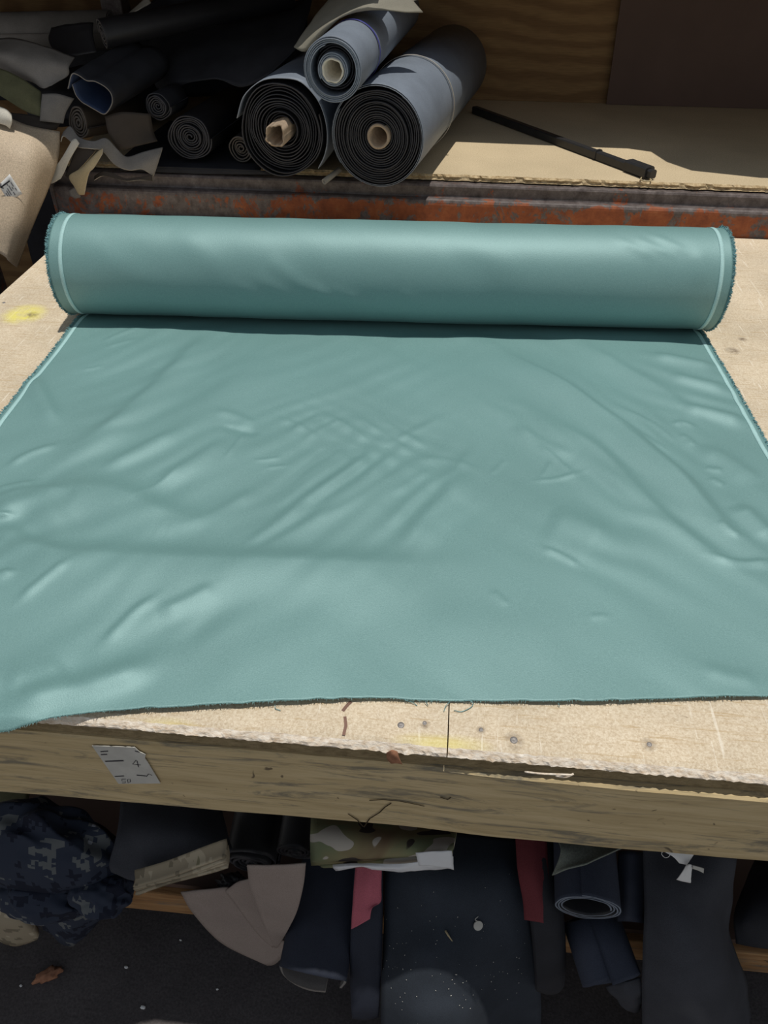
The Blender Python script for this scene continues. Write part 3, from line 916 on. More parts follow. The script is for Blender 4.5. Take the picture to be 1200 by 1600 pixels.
def sheet_z(A, B):
    Wd = l2w(A, B, 0.0)
    x, y = Wd[..., 0], Wd[..., 1]
    mask = 1/(1+np.exp(-(B-0.03)/0.012))
    H = FOLD_GAIN*fold_height(A, B)
    left = np.exp(-(A/0.5)**2); right = np.exp(-((A-WID)/0.5)**2)
    left = 1/(1+np.exp((A-0.70)/0.09)); right = 1-left
    H = H+left*(0.0015*noise2(A, B, 20, 3, -0.62, 3.6)+0.0034*noise2(A, B, 8, 4, -0.62, 2.6))
    H = H+right*(0.0013*noise2(A, B, 20, 5, 0.72, 3.6)+0.0034*noise2(A, B, 8, 6, 0.72, 2.6))
    # patches of soft parallel ripples
    for c0, p0, p1, lam, sg, am in RIPPLES:
        c0 = np.array(c0); d_ = np.array(p1)-np.array(p0); d_ /= np.linalg.norm(d_)
        al = (A-c0[0])*d_[0]+(B-c0[1])*d_[1]; ac = -(A-c0[0])*d_[1]+(B-c0[1])*d_[0]
        w_ = np.exp(-(al/(sg*1.3))**2-(ac/sg)**2)
        H = H+0.72*am*w_*np.sin(2*math.pi*ac/lam+2.2*noise2(A, B, 9, int(lam*9000), 0.0, 1.0)+1.0*al/lam*0.15)*(0.65+0.5*noise2(A, B, 7, 77))
    H = np.maximum(H+0.0030*noise2(A, B, 4, 9, 0.1, 1.6)+0.0045, 0.0002)
    z = 0.9535+mask*(0.0006+H)
    # the very end lies a little off the table and drops where it passes the front edge
    over = np.clip(0.535-y, 0, None)
    z = z-1.2*over*over/(over+0.02)-0.15*over
    return np.maximum(z, np.where(y > 0.5335, 0.9522, -1))
na, nb_ = 470, 400
aa = np.linspace(0.006, WID-0.006, na)
tt = np.linspace(0, 1, nb_)
A2 = np.tile(aa, (nb_, 1))
ce = cut_b(aa)+0.0012*noise2(aa, aa*0, 60, 21)
B2 = -0.03+tt[:, None]*(ce[None, :]+0.03)
Zs = sheet_z(A2, B2)
GS = l2w(A2, B2, Zs)
# gentle waviness of the long edges
V, f, uv, fm = grid_shell(GS, 0.0012)
mesh('unrolled_sheet', V, f, [M['satin'], M['satin'], M['fringe']], fab, uv=uv, fm=fm)

# the rolled part
WRINK = [
 ([(0.477,0.58), (0.52,0.347), (0.555,0.17)], .018, .0012), ([(0.527,0.288), (0.582,-0.018), (0.624,-0.224)], .015, .0014),
 ([(0.569,0.174), (0.625,-0.148), (0.66,-0.346)], .012, .0013), ([(0.612,0.12), (0.661,-0.139), (0.682,-0.376)], .012, .0012),
 ([(0.448,0.272), (0.51,-0.035), (0.552,-0.244)], .016, .0012), ([(0.397,0.137), (0.452,-0.119), (0.492,-0.363)], .014, .0010),
 ([(0.654,-0.001), (0.689,-0.207), (0.725,-0.398)], .012, .0010), ([(0.768,0.025), (0.812,-0.174), (0.834,-0.294)], .012, .0009),
 ([(1.241,1.217), (1.294,0.947), (1.335,0.757)], .012, .0010), ([(1.277,1.265), (1.329,0.984), (1.377,0.805)], .010, .0010),
 ([(1.314,1.382), (1.358,1.113), (1.404,0.837)], .010, .0010), ([(0.099,0.626), (0.169,0.336), (0.251,0.04)], .03, .0015),
 ([(0.266,1.156), (0.342,0.614), (0.398,0.261)], .03, .0012), ([(1.412,1.048), (1.425,0.591), (1.424,0.233)], .02, .0012),
 ([(0.877,0.993), (0.962,0.741), (1.061,0.397)], .03, .0010),
]
nt, na = 140, 300
ths = np.linspace(-math.pi/2, 1.5*math.pi, nt)
aR = np.linspace(-0.010, WID+0.004, na)
TT, AA = np.meshgrid(ths, aR, indexing='ij')
Hr = np.zeros(TT.shape)
for pts, w, h in WRINK:
    P = np.array(pts).copy(); P[:, 1] *= RR
    d, s, al = seg_dist(AA, TT*RR, P)
    env = np.clip(np.minimum(al, 1-al)/0.3, 0, 1)
    Hr += 1.7*h*(0.1+0.9*env)*np.exp(-(d/w)**2)
Hr += 0.0010*noise2(AA, TT*RR, 9, 31, -0.5, 2.5)+0.0009*noise2(AA, TT*RR, 17, 33, -0.9, 3.5)
rad = RR+Hr
bb = BAX+rad*np.cos(TT); zz = ZAX+rad*np.sin(TT)
GR = l2w(AA, bb, zz)
V, f, uv, fm = grid_shell(GR[:-1], 0.001)
mesh('rolled_fabric', V, f, [M['satin'], M['satin'], M['fringe']], fab, uv=uv, fm=fm)
cL = l2w(-0.008, BAX, ZAX); dR = np.array((E1[0], E1[1], 0))
spiral('wound_layers', fab, M['fringe'], cL, dR, RR-0.003, 0.034, WID+0.010, 22, seed=3, tele=0.002, wob=0.004, fill=0.8, per=36)
cC = l2w(-0.022, BAX, ZAX)
V, f = pipe_vf(cC, dR, 0.033, 0.028, WID+0.036, jag=0.001)
mesh('cardboard_core', V, f, M['card'], fab)
# pale selvedge stripes on the sheet and around the roll
def ribbon(A_, B_, wid, lift, name):
    """a pale woven stripe following the sheet"""
    rows = []
    for k in (0, 1, 2):
        a_ = A_+wid*(k/2-0.5)
        z_ = sheet_z(a_, B_)+0.0012
        rows.append(l2w(a_, B_, z_))
    V, f, uv, fm = grid_shell(np.array(rows), 0.0008)
    return mesh(name, V, f, M['selvedge'], fab, uv=uv)
for a0 in (0.017, WID-0.017):
    bs = np.linspace(-0.01, float(cut_b(np.array([a0]))[0])-0.002, 330)
    ribbon(a0+0*bs, bs, 0.0085, 0.0, 'selvedge_stripe')
for a0, a1 in ((0.014, 0.023), (WID-0.025, WID-0.016)):
    rows = []
    tq = np.linspace(-math.pi/2+0.1, 1.5*math.pi-0.1, 120)
    for a_ in (a0, (a0+a1)/2, a1):
        i = int(np.clip((a_+0.010)/(WID+0.014)*(na-1), 0, na-1))
        rr_ = np.interp(tq, ths, rad[:, i])+0.0012
        rows.append(l2w(a_+0*tq, BAX+rr_*np.cos(tq), ZAX+rr_*np.sin(tq)))
    V, f, uv, fm = grid_shell(np.array(rows), 0.0008)
    mesh('selvedge_stripe', V, f, M['selvedge'], fab, uv=uv)
# woolly selvedge fringe: short bent tufts
def tufts(P, O_, N_, L, wd, seed, name, mat_, n_per=1, splay=0.6, par=fab):
    r2 = np.random.default_rng(seed)
    V = []; f = []
    for p, o, n_ in zip(P, O_, N_):
        t = np.cross(o, n_); t /= np.linalg.norm(t)+1e-9
        for _ in range(n_per):
            l = L*r2.uniform(0.55, 1.25)
            dr = o+t*r2.normal(0, splay)+n_*r2.normal(0.1, splay*0.6); dr /= np.linalg.norm(dr)
            q = p+t*r2.normal(0, 0.0012)
            sd = np.cross(dr, n_); sd /= np.linalg.norm(sd)+1e-9
            mid = q+dr*l*0.55+n_*l*0.18; tip = q+dr*l+n_*l*r2.normal(0, 0.25)
            w = wd*r2.uniform(0.7, 1.3)
            if par is fab:
                for z_ in (mid, tip):
                    if z_[1] > 0.53: z_[2] = max(z_[2], 0.9535)
            k = len(V)
            V += [q-sd*w, q+sd*w, mid-sd*w*0.9+n_*w, mid+sd*w*0.9+n_*w, tip, q-n_*w*1.2, mid-n_*w]
            f += [(k, k+1, k+3, k+2), (k+2, k+3, k+4), (k+1, k+5, k+6, k+3), (k+5, k, k+2, k+6), (k+3, k+6, k+4), (k+6, k+2, k+4)]
    return mesh(name, V, f, mat_, par, smooth=False)
for sgn, a0 in ((-1, 0.007), (1, WID-0.007)):
    bs = np.linspace(0.01, float(cut_b(np.array([a0]))[0]), 520)
    zs_ = sheet_z(a0+0*bs, bs)
    P = l2w(a0+0*bs, bs, zs_)
    o = np.array((E1[0]*sgn, E1[1]*sgn, 0))
    tufts(P, [o]*520, [np.array((0, 0, 1.0))]*520, 0.0065, 0.0009, 40+sgn, 'selvedge_fringe', M['fringe'], 3)
    tq = np.linspace(-math.pi/2, 1.5*math.pi, 420)
    a1 = -0.009 if sgn < 0 else WID+0.003
    P = l2w(a1+0*tq, BAX+RR*np.cos(tq), ZAX+RR*np.sin(tq))
    Nn = [np.array((E2[0]*math.cos(q), E2[1]*math.cos(q), math.sin(q))) for q in tq]
    tufts(P, [o]*420, Nn, 0.0075, 0.0009, 50+sgn, 'selvedge_fringe', M['fringe'], 4, 0.8)
# frayed cut end
bs_a = np.linspace(0.01, WID-0.01, 420)
P = l2w(bs_a, cut_b(bs_a)-0.001, sheet_z(bs_a, cut_b(bs_a)-0.001))
tufts(P, [np.array((E2[0], E2[1], -0.15))]*420, [np.array((0, 0, 1.0))]*420, 0.0042, 0.00035, 77, 'frayed_end', M['satin'], 2, 0.5)
for pts in ([(0.034,0.615,0.956), (0.029,0.609,0.954), (0.027,0.602,0.952)], [(0.053,0.618,0.957), (0.063,0.619,0.955), (0.063,0.613,0.952), (0.05,0.604,0.952), (0.04,0.605,0.952)],
            [(-0.025,0.612,0.956), (-0.014,0.611,0.953), (-0.008,0.608,0.951)], [(0.002,0.613,0.956), (0.006,0.609,0.952)], [(-0.192,0.588,0.956), (-0.191,0.585,0.952), (-0.184,0.583,0.952)], [(0.175,0.627,0.956), (0.177,0.624,0.952)]):
    tube('loose_thread', pts, 0.0005, M['fringe'], fab, 5)

# ------------------------------------------------------------------ pallet rack behind the table
ST = 1.083                         # top of the shelf board
rack = thing('pallet_rack', (0, 2.372, 0.915), 'orange steel pallet rack with worn scratched step beam behind the table', 'rack')
def extrude_x(prof, x0, x1, n, wob=0.0, seed=0):
    m = len(prof); V = []; f = []
    for i in range(n+1):
        x = x0+(x1-x0)*i/n
        for k, (a, b) in enumerate(prof):
            w = wob*mn.noise(Vector((x*6, k*0.7, seed)))
            V.append((x, a+w, b+w*0.5))
    for i in range(n):
        for k in range(m):
            k2 = (k+1) % m
            f.append((i*m+k, (i+1)*m+k, (i+1)*m+k2, i*m+k2))
    f.append(tuple(range(m))); f.append(tuple(n*m+k for k in range(m-1, -1, -1)))
    return V, f
prof = [(2.372, 0.915), (2.372, 1.012), (2.3735, 1.019), (2.377, 1.024), (2.383, 1.0265), (2.392, 1.0265), (2.402, 1.026), (2.404, 1.030),
        (2.404, 1.056), (2.407, 1.061), (2.412, 1.0625), (2.468, 1.0625), (2.470, 1.058), (2.470, 0.915)]
V, f = extrude_x(prof, -1.25, 2.0, 60, 0.0012, 2)
mesh('step_beam', V, f, M['rust'], rack, smooth=False)
v, f = box_vf(-1.25, 2.0, 3.30, 3.36, 0.96, 1.062)
mesh('rear_beam', v, f, M['rust'], rack, smooth=False)
for x0, y0 in ((-1.36, 3.28), (1.92, 2.50), (1.92, 3.26)):
    v, f = box_vf(x0, x0+0.08, y0, y0+0.09, ZF, 1.60)
    bevel(mesh('upright', v, f, M['rust'], rack, smooth=False))
v, f = box_vf(-1.62, -1.535, 2.33, 2.42, ZF, 0.93)
bevel(mesh('upright', v, f, M['rust'], rack, smooth=False))
# plate at the left end of the beam
v, f = box_vf(-1.262, -1.2505, 2.369, 2.46, 0.86, 1.04)
bevel(mesh('end_plate', v, f, M['rust'], rack, smooth=False), 0.002)
# shelf board with its broken front edge
def shelf_board():
    x0, x1 = -1.24, 1.9
    n = int((x1-x0)/0.006); V = []; f = []; fm = []
    for i in range(n+1):
        x = x0+(x1-x0)*i/n
        a = 0.007*mn.noise(Vector((x*18, 1, 0)))+0.006*mn.noise(Vector((x*60, 2, 0)))
        b = 0.010*mn.noise(Vector((x*25, 5, 0)))+0.007*mn.noise(Vector((x*80, 6, 0)))
        c = 0.006*mn.noise(Vector((x*40, 8, 0)))
        yf = 2.432-0.006*x
        pts = [(3.42, ST-0.0195), (3.42, ST), (yf+0.03, ST), (yf+0.006+a, ST-0.001), (yf+b, ST-0.006), (yf+0.004+c, ST-0.011), (yf+b*0.6-0.002, ST-0.016), (yf+0.008, ST-0.0195)]
        V += [(x, p, q) for p, q in pts]
    m = 8
    for i in range(n):
        for k in range(m):
            k2 = (k+1) % m
            f.append((i*m+k, i*m+k2, (i+1)*m+k2, (i+1)*m+k)); fm.append(1 if 2 < k < 7 else 0)
    f.append(tuple(range(m-1, -1, -1))); f.append(tuple(n*m+k for k in range(m))); fm += [0, 0]
    return tag(mesh('shelf_board', V, f, [M['chip'], M['chip_edge']], None, base=(0, 2.9, ST-0.0195), fm=fm, smooth=False), 'tan particle board lying on the orange rack beam, front edge crumbling', 'board')
shelf_board()
# brown hardboard standing against the plywood
pb = (0.562,3.4,1.12); pt = (0.532,3.4,1.577)
V = [(pb[0], 3.40, ST+0.001), (1.85, 3.40, ST+0.001), (1.85, 3.412, 2.0), (pt[0], 3.412, 2.0), (pb[0], 3.406, ST+0.001), (1.85, 3.406, ST+0.001), (1.85, 3.418, 2.0), (pt[0], 3.418, 2.0)]
f = [(0,1,2,3),(7,6,5,4),(0,4,5,1),(1,5,6,2),(2,6,7,3),(3,7,4,0)]
tag(mesh('hardboard_sheet', V, f, M['hardboard'], smooth=False), 'dark brown hardboard sheet leaning on the plywood wall at right', 'board')

# black steel bar on the shelf
def square_bar():
    p0 = np.array((0.549,2.482,1.1)); p1 = np.array((0.048,3.192,1.1))
    p0[2] = p1[2] = ST+0.0135
    t = thing('steel_bar', (p0[0], p0[1], ST), 'long black steel bar lying slantwise on the particle board shelf', 'bar')
    d = (p1-p0)/np.linalg.norm(p1-p0); s = np.cross(d, (0, 0, 1)); u = np.array((0, 0, 1.0))
    def prism(a, b, w, h, ch, name, zc=0.0):
        V = []; f = []
        for q in (a, b):
            for x, y in ((-w, -h+ch), (-w+ch, -h), (w-ch, -h), (w, -h+ch), (w, h-ch), (w-ch, h), (-w+ch, h), (-w, h-ch)):
                V.append(q+s*x+u*(y+zc))
        for k in range(8): f.append((k, (k+1) % 8, 8+(k+1) % 8, 8+k))
        f.append(tuple(range(7, -1, -1))); f.append(tuple(range(8, 16)))
        return mesh(name, V, f, M['steel'], t, smooth=False)
    prism(p0+d*0.004, p1, 0.0125, 0.0125, 0.003, 'shaft')
    prism(p0-d*0.030, p0+d*0.058, 0.0185, 0.0165, 0.005, 'socket', 0.004)
    prism(p0-d*0.046, p0-d*0.0305, 0.0125, 0.012, 0.004, 'tip', 0.003)
    prism(p0+d*0.19, p0+d*0.20, 0.0145, 0.0145, 0.004, 'collar', 0.002)
    c = p0-d*0.012; c[2] = ST+0.0045
    tube('wire_clip', [c+np.array((-0.012, -0.024, 0.001)), c+np.array((-0.016, -0.042, 0)), c+np.array((0.0, -0.054, 0)), c+np.array((0.014, -0.042, 0)), c+np.array((0.010, -0.024, 0.001))], 0.0022, M['sand'], t, 6)
square_bar()

# ------------------------------------------------------------------ the three big rolls
bR = ['black', 'black', 'black_edge']
mats = lambda *n_: [M[k] for k in n_]
dR_ = np.array((0.170, 0.9854, 0)); dL_ = np.array((0.10, 0.995, 0)); dM_ = np.array((0.085, 0.9955, 0.012))
cR = np.array((-0.226,2.27,1.227)); cL_ = np.array((-0.506,2.335,1.223)); cM = np.array((-0.324,2.135,1.405))
cR[2] = ST+0.1382; cL_[2] = ST+0.1335
def ring(name, par, c, d, Rr, w, th, mat_, seg=64):
    d = np.array(d)/np.linalg.norm(d)
    V, f = pipe_vf(np.array(c)-d*w/2, d, Rr+th, Rr, w, seg)
    return mesh(name, V, f, mat_, par)
t = thing('fabric_roll', (cR[0], cR[1], ST), 'right hand big black roll with slate grey wrap and brown core on the rack', 'roll', 'cored rolls stacked on the rack')
spiral('wound_fabric', t, mats('black', 'black', 'black_edge'), cR, dR_, 0.124, 0.034, 1.0, 15, seed=11, tele=0.0035, wob=0.010, fill=0.55, a0=1.0, deep=0.012)
spiral('outer_wrap', t, mats('slate', 'black', 'slate_edge'), cR, dR_, 0.1325, 0.1250, 1.05, 2.2, seed=5, tele=0.002, wob=0.003, fill=0.4, a0=2.6)
V, f = pipe_vf(cR+dR_*0.006, dR_, 0.032, 0.0255, 0.9, jag=0.003, seed=3)
mesh('cardboard_core', V, f, M['card'], t)
ring('tie_cord', t, cR+dR_*0.40, dR_, 0.1346, 0.006, 0.0022, M['cord'])
t = thing('fabric_roll', (cL_[0], cL_[1], ST), 'left hand big black roll with torn cardboard core sticking out, on the rack', 'roll', 'cored rolls stacked on the rack')
spiral('wound_fabric', t, mats('black', 'black', 'black_edge'), cL_, dL_, 0.124, 0.034, 1.0, 13, seed=21, tele=0.006, wob=0.022, fill=0.45, a0=0.4, deep=0.01)
V, f = pipe_vf(cL_-dL_*0.062, dL_, 0.030, 0.0255, 0.9, jag=0.020, seed=8)
mesh('cardboard_core', V, f, M['card'], t)
# its loose outer flap, passing up between the other two rolls
rows = []
for s in (-0.012, 0.10, 0.30, 0.62):
    q_ = []
    for an, rr_ in ((168, .129), (140, .130), (112, .1315), (84, .134), (62, .143), (40, .1405), (20, .137), (0, .135), (-22, .137), (-42, .141)):
        if s > 0.2: rr_ = .130+(rr_-.130)*0.5
        a_ = R(an)
        p = cL_+dL_*s+np.array((1, -0.1, 0))*rr_*math.cos(a_)+np.array((0, 0, 1))*rr_*math.sin(a_)
        q_.append(tuple(p))
    rows.append(q_)
sheet('loose_flap', rows, mats('slate', 'slate', 'slate_edge'), t, th=0.002, n=5, rough=0.001)
RM = 0.0746
t = thing('fabric_roll', (cM[0], cM[1], cM[2]-RM), 'grey roll with blue stripe and pale core resting on the two big black rolls', 'roll', 'cored rolls stacked on the rack')
spiral('outer_wrap', t, mats('slate', 'slate', 'slate_edge'), cM, dM_, RM, 0.058, 1.0, 4.3, seed=31, tele=0.002, wob=0.006, fill=0.7, a0=1.9)
spiral('wound_fabric', t, mats('black', 'black', 'black_edge'), cM+dM_*0.03, dM_, 0.054, 0.040, 0.9, 2.4, seed=32, tele=0.003, wob=0.02, fill=0.6)
spiral('wound_fabric', t, mats('slate', 'slate', 'slate_edge'), cM+dM_*0.003, dM_, 0.0395, 0.0285, 0.9, 2.6, seed=33, tele=0.002, wob=0.01, fill=0.7)
V, f = pipe_vf(cM-dM_*0.002, dM_, 0.0275, 0.0235, 0.9, jag=0.006, seed=13)
mesh('cardboard_core', V, f, M['card_pale'], t)
ring('blue_stripe', t, cM+dM_*0.24, dM_, RM+0.0006, 0.009, 0.0005, M['blue'])
# bit of grey hose between the rolls
V, f = pipe_vf(np.array((-0.396,2.36,1.071)), (0.55, 0.75, 0.28), 0.0085, 0.006, 0.07, 16)
tag(mesh('hose_end', V, f, M['cord']), 'short grey hose end sticking out between the two big black rolls', 'hose')

# khaki cloth over the grey roll
tag(sheet('khaki_cloth', [[(p[0], p[1], p[2]+0.017) for p in r_] for r_ in [
    [(-0.47,2.4,1.395), (-0.44,2.45,1.433), (-0.402,2.52,1.477), (-0.344,2.62,1.528)],
    [(-0.452,2.38,1.39), (-0.402,2.39,1.435), (-0.344,2.44,1.476), (-0.273,2.56,1.535)],
    [(-0.44,2.37,1.389), (-0.36,2.36,1.459), (-0.267,2.42,1.492), (-0.202,2.52,1.531)],
    [(-0.433,2.37,1.39), (-0.313,2.37,1.481), (-0.204,2.43,1.483), (-0.161,2.5,1.502)],
    [(-0.431,2.38,1.39), (-0.302,2.38,1.486), (-0.179,2.42,1.479), (-0.124,2.49,1.469)]]], M['khaki'], th=0.0028, n=7, rough=0.002), 'khaki grey cloth draped over the striped grey roll, pointed corner curling right', 'cloth')
tag(sheet('cloth_scrap', [[(-0.212,2.75,1.501), (-0.159,2.75,1.502), (-0.111,2.75,1.506)], [(-0.235,2.7,1.476), (-0.193,2.7,1.483), (-0.147,2.72,1.493)]], M['cream'], n=4), 'cream scrap peeping out behind the khaki cloth at the top', 'scrap')

# ------------------------------------------------------------------ heap of rolls at left, in the shade
G_L = 'dark rolls heaped on the rack'
def small_roll(u_c, label, d, Rr, L, turns, m_, seed, **k):
    return wound_roll('fabric_roll', label, 'roll', np.array(u_c), d, Rr, Rr*0.12, L, turns, m_, G_L, None, seed=seed, **k)
c = np.array((-0.815,2.45,1.152)); c[2] = ST+0.0775
small_roll(c, 'black spiral wound roll lying on the shelf left of the cored rolls', (0.10, 0.995, 0.0), 0.073, 0.68, 9, mats('black', 'black', 'black_edge'), 41, tele=0.004, wob=0.03, squash=0.88)
c = np.array((-0.667,2.47,1.171)); c[2] = ST+0.0455
small_roll(c, 'thin black roll squeezed against the torn cored roll', (0.10, 0.995, 0.0), 0.040, 0.65, 5, mats('black', 'black', 'brown_edge'), 42, tele=0.004, wob=0.03)
small_roll((-0.902,2.452,1.242), 'small black roll lying on the spiral wound black roll', (0.12, 0.993, 0.0), 0.041, 0.13, 6, mats('black2', 'black2', 'black_edge'), 43, tele=0.004, wob=0.04)
small_roll((-1.146,2.42,1.199), 'dark brown roll with oval spiral end above the ragged grey scrap', (0.42, 0.90, -0.06), 0.043, 0.25, 5, mats('brown', 'brown', 'brown_edge'), 44, tele=0.004, wob=0.04, squash=1.15, tilt=-0.3)
small_roll((-1.069,2.55,1.408), 'slim black roll on top of the heap with grey oval end', (0.80, 0.59, 0.10), 0.040, 0.62, 4.5, mats('black', 'black', 'brown_edge'), 45, tele=0.003, wob=0.05)
# the wide black roll with an open navy mouth
cE = np.array((-1.057,2.375,1.288))
dE = np.array((0.26, 0.955, 0.14))
t = thing('fabric_roll', (cE[0], cE[1], cE[2]-0.065), 'wide black roll with a loose open mouth showing navy lining', 'roll', G_L)
rows = []
MP = [(-1.13,2.375,1.298), (-1.109,2.375,1.334), (-1.091,2.375,1.333), (-1.07,2.375,1.32), (-1.045,2.375,1.319), (-1.02,2.375,1.308), (-1.005,2.375,1.289), (-1.007,2.375,1.266), (-1.023,2.375,1.245), (-1.039,2.375,1.235), (-1.06,2.375,1.244), (-1.082,2.375,1.256), (-1.1,2.375,1.267), (-1.111,2.375,1.283), (-1.114,2.375,1.309)]
MP = np.array(MP); cm_ = MP.mean(axis=0)
for s, gx, gz in ((0, 1, 1), (0.08, 1.04, 1.04), (0.16, 1.06, 1.06), (0.30, 1.08, 1.08)):
    rows.append([tuple(cm_+dE*s+np.array(((p-cm_)[0]*gx, 0, (p-cm_)[2]*gz))) for p in MP])
sheet('open_wrap', rows, mats('black2', 'ink', 'grey'), t, th=0.003, n=5, rough=0.0015)
# black cloth over the middle of the heap
tag(sheet('black_cloth', [
    [(-1.078,2.95,1.336), (-1.004,2.95,1.375), (-0.829,2.95,1.403), (-0.705,2.98,1.413), (-0.511,3,1.467)],
    [(-1.043,2.82,1.29), (-0.947,2.74,1.324), (-0.79,2.74,1.355), (-0.644,2.74,1.382), (-0.498,2.76,1.42)],
    [(-0.983,2.7,1.239), (-0.89,2.62,1.286), (-0.758,2.62,1.318), (-0.632,2.62,1.343), (-0.505,2.64,1.376)],
    [(-0.892,2.62,1.257), (-0.828,2.58,1.284), (-0.741,2.56,1.297), (-0.662,2.55,1.28), (-0.572,2.56,1.321)]], M['black2'], n=6, rough=0.004, rscale=9), 'broad black cloth covering the middle of the roll heap', 'cloth')
tag(sheet('black_cloth', [
    [(-1.194,3.1,1.378), (-1.067,3.1,1.442), (-0.95,3.1,1.463), (-0.85,3.1,1.459), (-0.804,3.1,1.415)],
    [(-1.157,2.99,1.366), (-1.038,2.99,1.402), (-0.923,2.98,1.416), (-0.814,2.98,1.411), (-0.73,2.99,1.404)],
    [(-1.184,2.98,1.33), (-1.039,2.97,1.364), (-0.925,2.97,1.385), (-0.813,2.97,1.398), (-0.709,2.99,1.397)]], M['charcoal'], n=7, rough=0.012, rscale=14), 'crumpled charcoal cloth bunched on top at the back of the heap', 'cloth')
tag(sheet('cloth_scrap', [[(-1.134,2.95,1.409), (-1.099,2.98,1.437), (-1.072,3,1.455)], [(-1.115,2.93,1.413), (-1.082,2.95,1.428), (-1.056,2.97,1.44)]], M['cream'], n=5), 'pale rolled scrap on top of the dark heap', 'scrap')
tag(sheet('dark_tarpaulin', [  # added dark backdrop, fills the shaded gaps between the rolls
    [(-2.034,3.22,1.344), (-1.584,3.22,1.352), (-1.241,3.22,1.358), (-0.903,3.21,1.361), (-0.575,3.22,1.386)],
    [(-2.078,3.21,1.219), (-1.605,3.19,1.232), (-1.264,3.21,1.236), (-0.916,3.2,1.245), (-0.58,3.21,1.261)],
    [(-2.145,3.22,1.064), (-1.658,3.21,1.083), (-1.286,3.19,1.101), (-0.937,3.21,1.115), (-0.587,3.21,1.141)]], M['black2'], n=7, rough=0.008), 'dark tarpaulin standing against the plywood behind the heap of rolls', 'tarpaulin')
tag(sheet('black_cloth', [  # added sheet, gives the pale shelf its dark tone under the heap
    [(-1.05, 2.95, ST+0.0012), (-0.90, 2.95, ST+0.0012), (-0.75, 2.95, ST+0.0012), (-0.645, 2.95, ST+0.0012)],
    [(-1.06, 2.60, ST+0.0012), (-0.90, 2.60, ST+0.0012), (-0.75, 2.60, ST+0.0012), (-0.60, 2.60, ST+0.0012)],
    [(-1.05, 2.432, ST+0.0012), (-0.90, 2.430, ST+0.0012), (-0.75, 2.428, ST+0.0012), (-0.60, 2.426, ST+0.0012)],
    [(-1.04, 2.416, ST-0.004), (-0.90, 2.414, ST-0.004), (-0.75, 2.414, ST-0.004), (-0.58, 2.412, ST-0.003)],
    [(-1.04, 2.414, ST-0.016), (-0.90, 2.412, ST-0.017), (-0.75, 2.412, ST-0.017), (-0.56, 2.412, ST-0.012)]], M['black2'], th=0.001, n=6, rough=0.0), 'dark cloth spread flat on the shelf under the spiral wound black roll', 'cloth')
# bundles of cloth
def blob(name, c, sx, sy, sz, mat_, parent=None, seed=0, amp=0.2, sc=2.2, flat=None, lev=4, folds=0.0):
    bm = bmesh.new()
    bmesh.ops.create_icosphere(bm, subdivisions=lev, radius=1)
    for v_ in bm.verts:
        p = v_.co.copy()
        k = 1+amp*mn.noise(p*sc+Vector((seed*3.3, 0, 0)))+amp*0.5*mn.noise(p*sc*2.3+Vector((0, seed*2.1, 0)))
        if folds:
            k += folds*(0.5-abs(mn.noise(Vector((p.x*1.7+p.z*0.8+seed, p.y*1.7, p.z*1.1-p.x*0.5)))*2.0))
        q = Vector((p.x*sx*k, p.y*sy*k, p.z*sz*k))
        if flat is not None and q.z+c[2] < flat: q.z = flat-c[2]+0.0006*mn.noise(p*9)
        v_.co = q+Vector(c)
    V = [tuple(v_.co) for v_ in bm.verts]; f = [[q.index for q in p.verts] for p in bm.faces]
    bm.free()
    V = np.array(V)
    uv = np.stack([V[:, 0]+(V[:, 1]-c[1])*0.3, V[:, 2]-(V[:, 1]-c[1])*0.9], axis=1)
    return mesh(name, V, f, mat_, parent, uv=uv)
tag(blob('cloth_bundle', (-1.30, 2.90, ST+0.08), 0.24, 0.2, 0.085, M['black2'], seed=2, flat=ST+0.001), 'dark bundle of folded cloth underneath the left heap', 'cloth')
# grey roll along the back
a_ = np.array((-1.777,2.9,1.352)); b_ = np.array((-1.177,2.9,1.371))
t = thing('fabric_roll', tuple(a_-np.array((0, 0, 0.06))), 'long dull grey roll lying crosswise at the back of the heap', 'roll', G_L)
spiral('wound_fabric', t, mats('grey', 'grey', 'grey'), a_, b_-a_, 0.062, 0.01, float(np.linalg.norm(b_-a_)), 6, seed=51, tele=0.002, wob=0.02)
tag(sheet('black_cloth', [
    [(-1.293,2.7,1.401), (-1.219,2.68,1.415), (-1.136,2.66,1.421)], [(-1.291,2.66,1.374), (-1.207,2.64,1.382), (-1.128,2.62,1.39)], [(-1.264,2.62,1.35), (-1.184,2.58,1.345), (-1.112,2.58,1.36)]], M['black'], n=6, rough=0.004), 'black folded cloth in front of the long grey roll', 'cloth')
tag(sheet('grey_vinyl', [
    [(-1.513,2.66,1.367), (-1.393,2.62,1.382), (-1.287,2.58,1.376), (-1.165,2.54,1.347)],
    [(-1.465,2.56,1.356), (-1.334,2.52,1.355), (-1.236,2.5,1.347), (-1.17,2.5,1.332)],
    [(-1.498,2.6,1.321), (-1.313,2.5,1.315), (-1.238,2.48,1.308), (-1.175,2.49,1.311)],
    [(-1.53,2.64,1.289), (-1.319,2.52,1.287), (-1.255,2.47,1.278), (-1.22,2.46,1.287)]], M['grey'], n=7, rough=0.003), 'grey vinyl sheet folded over the far left of the heap', 'vinyl')
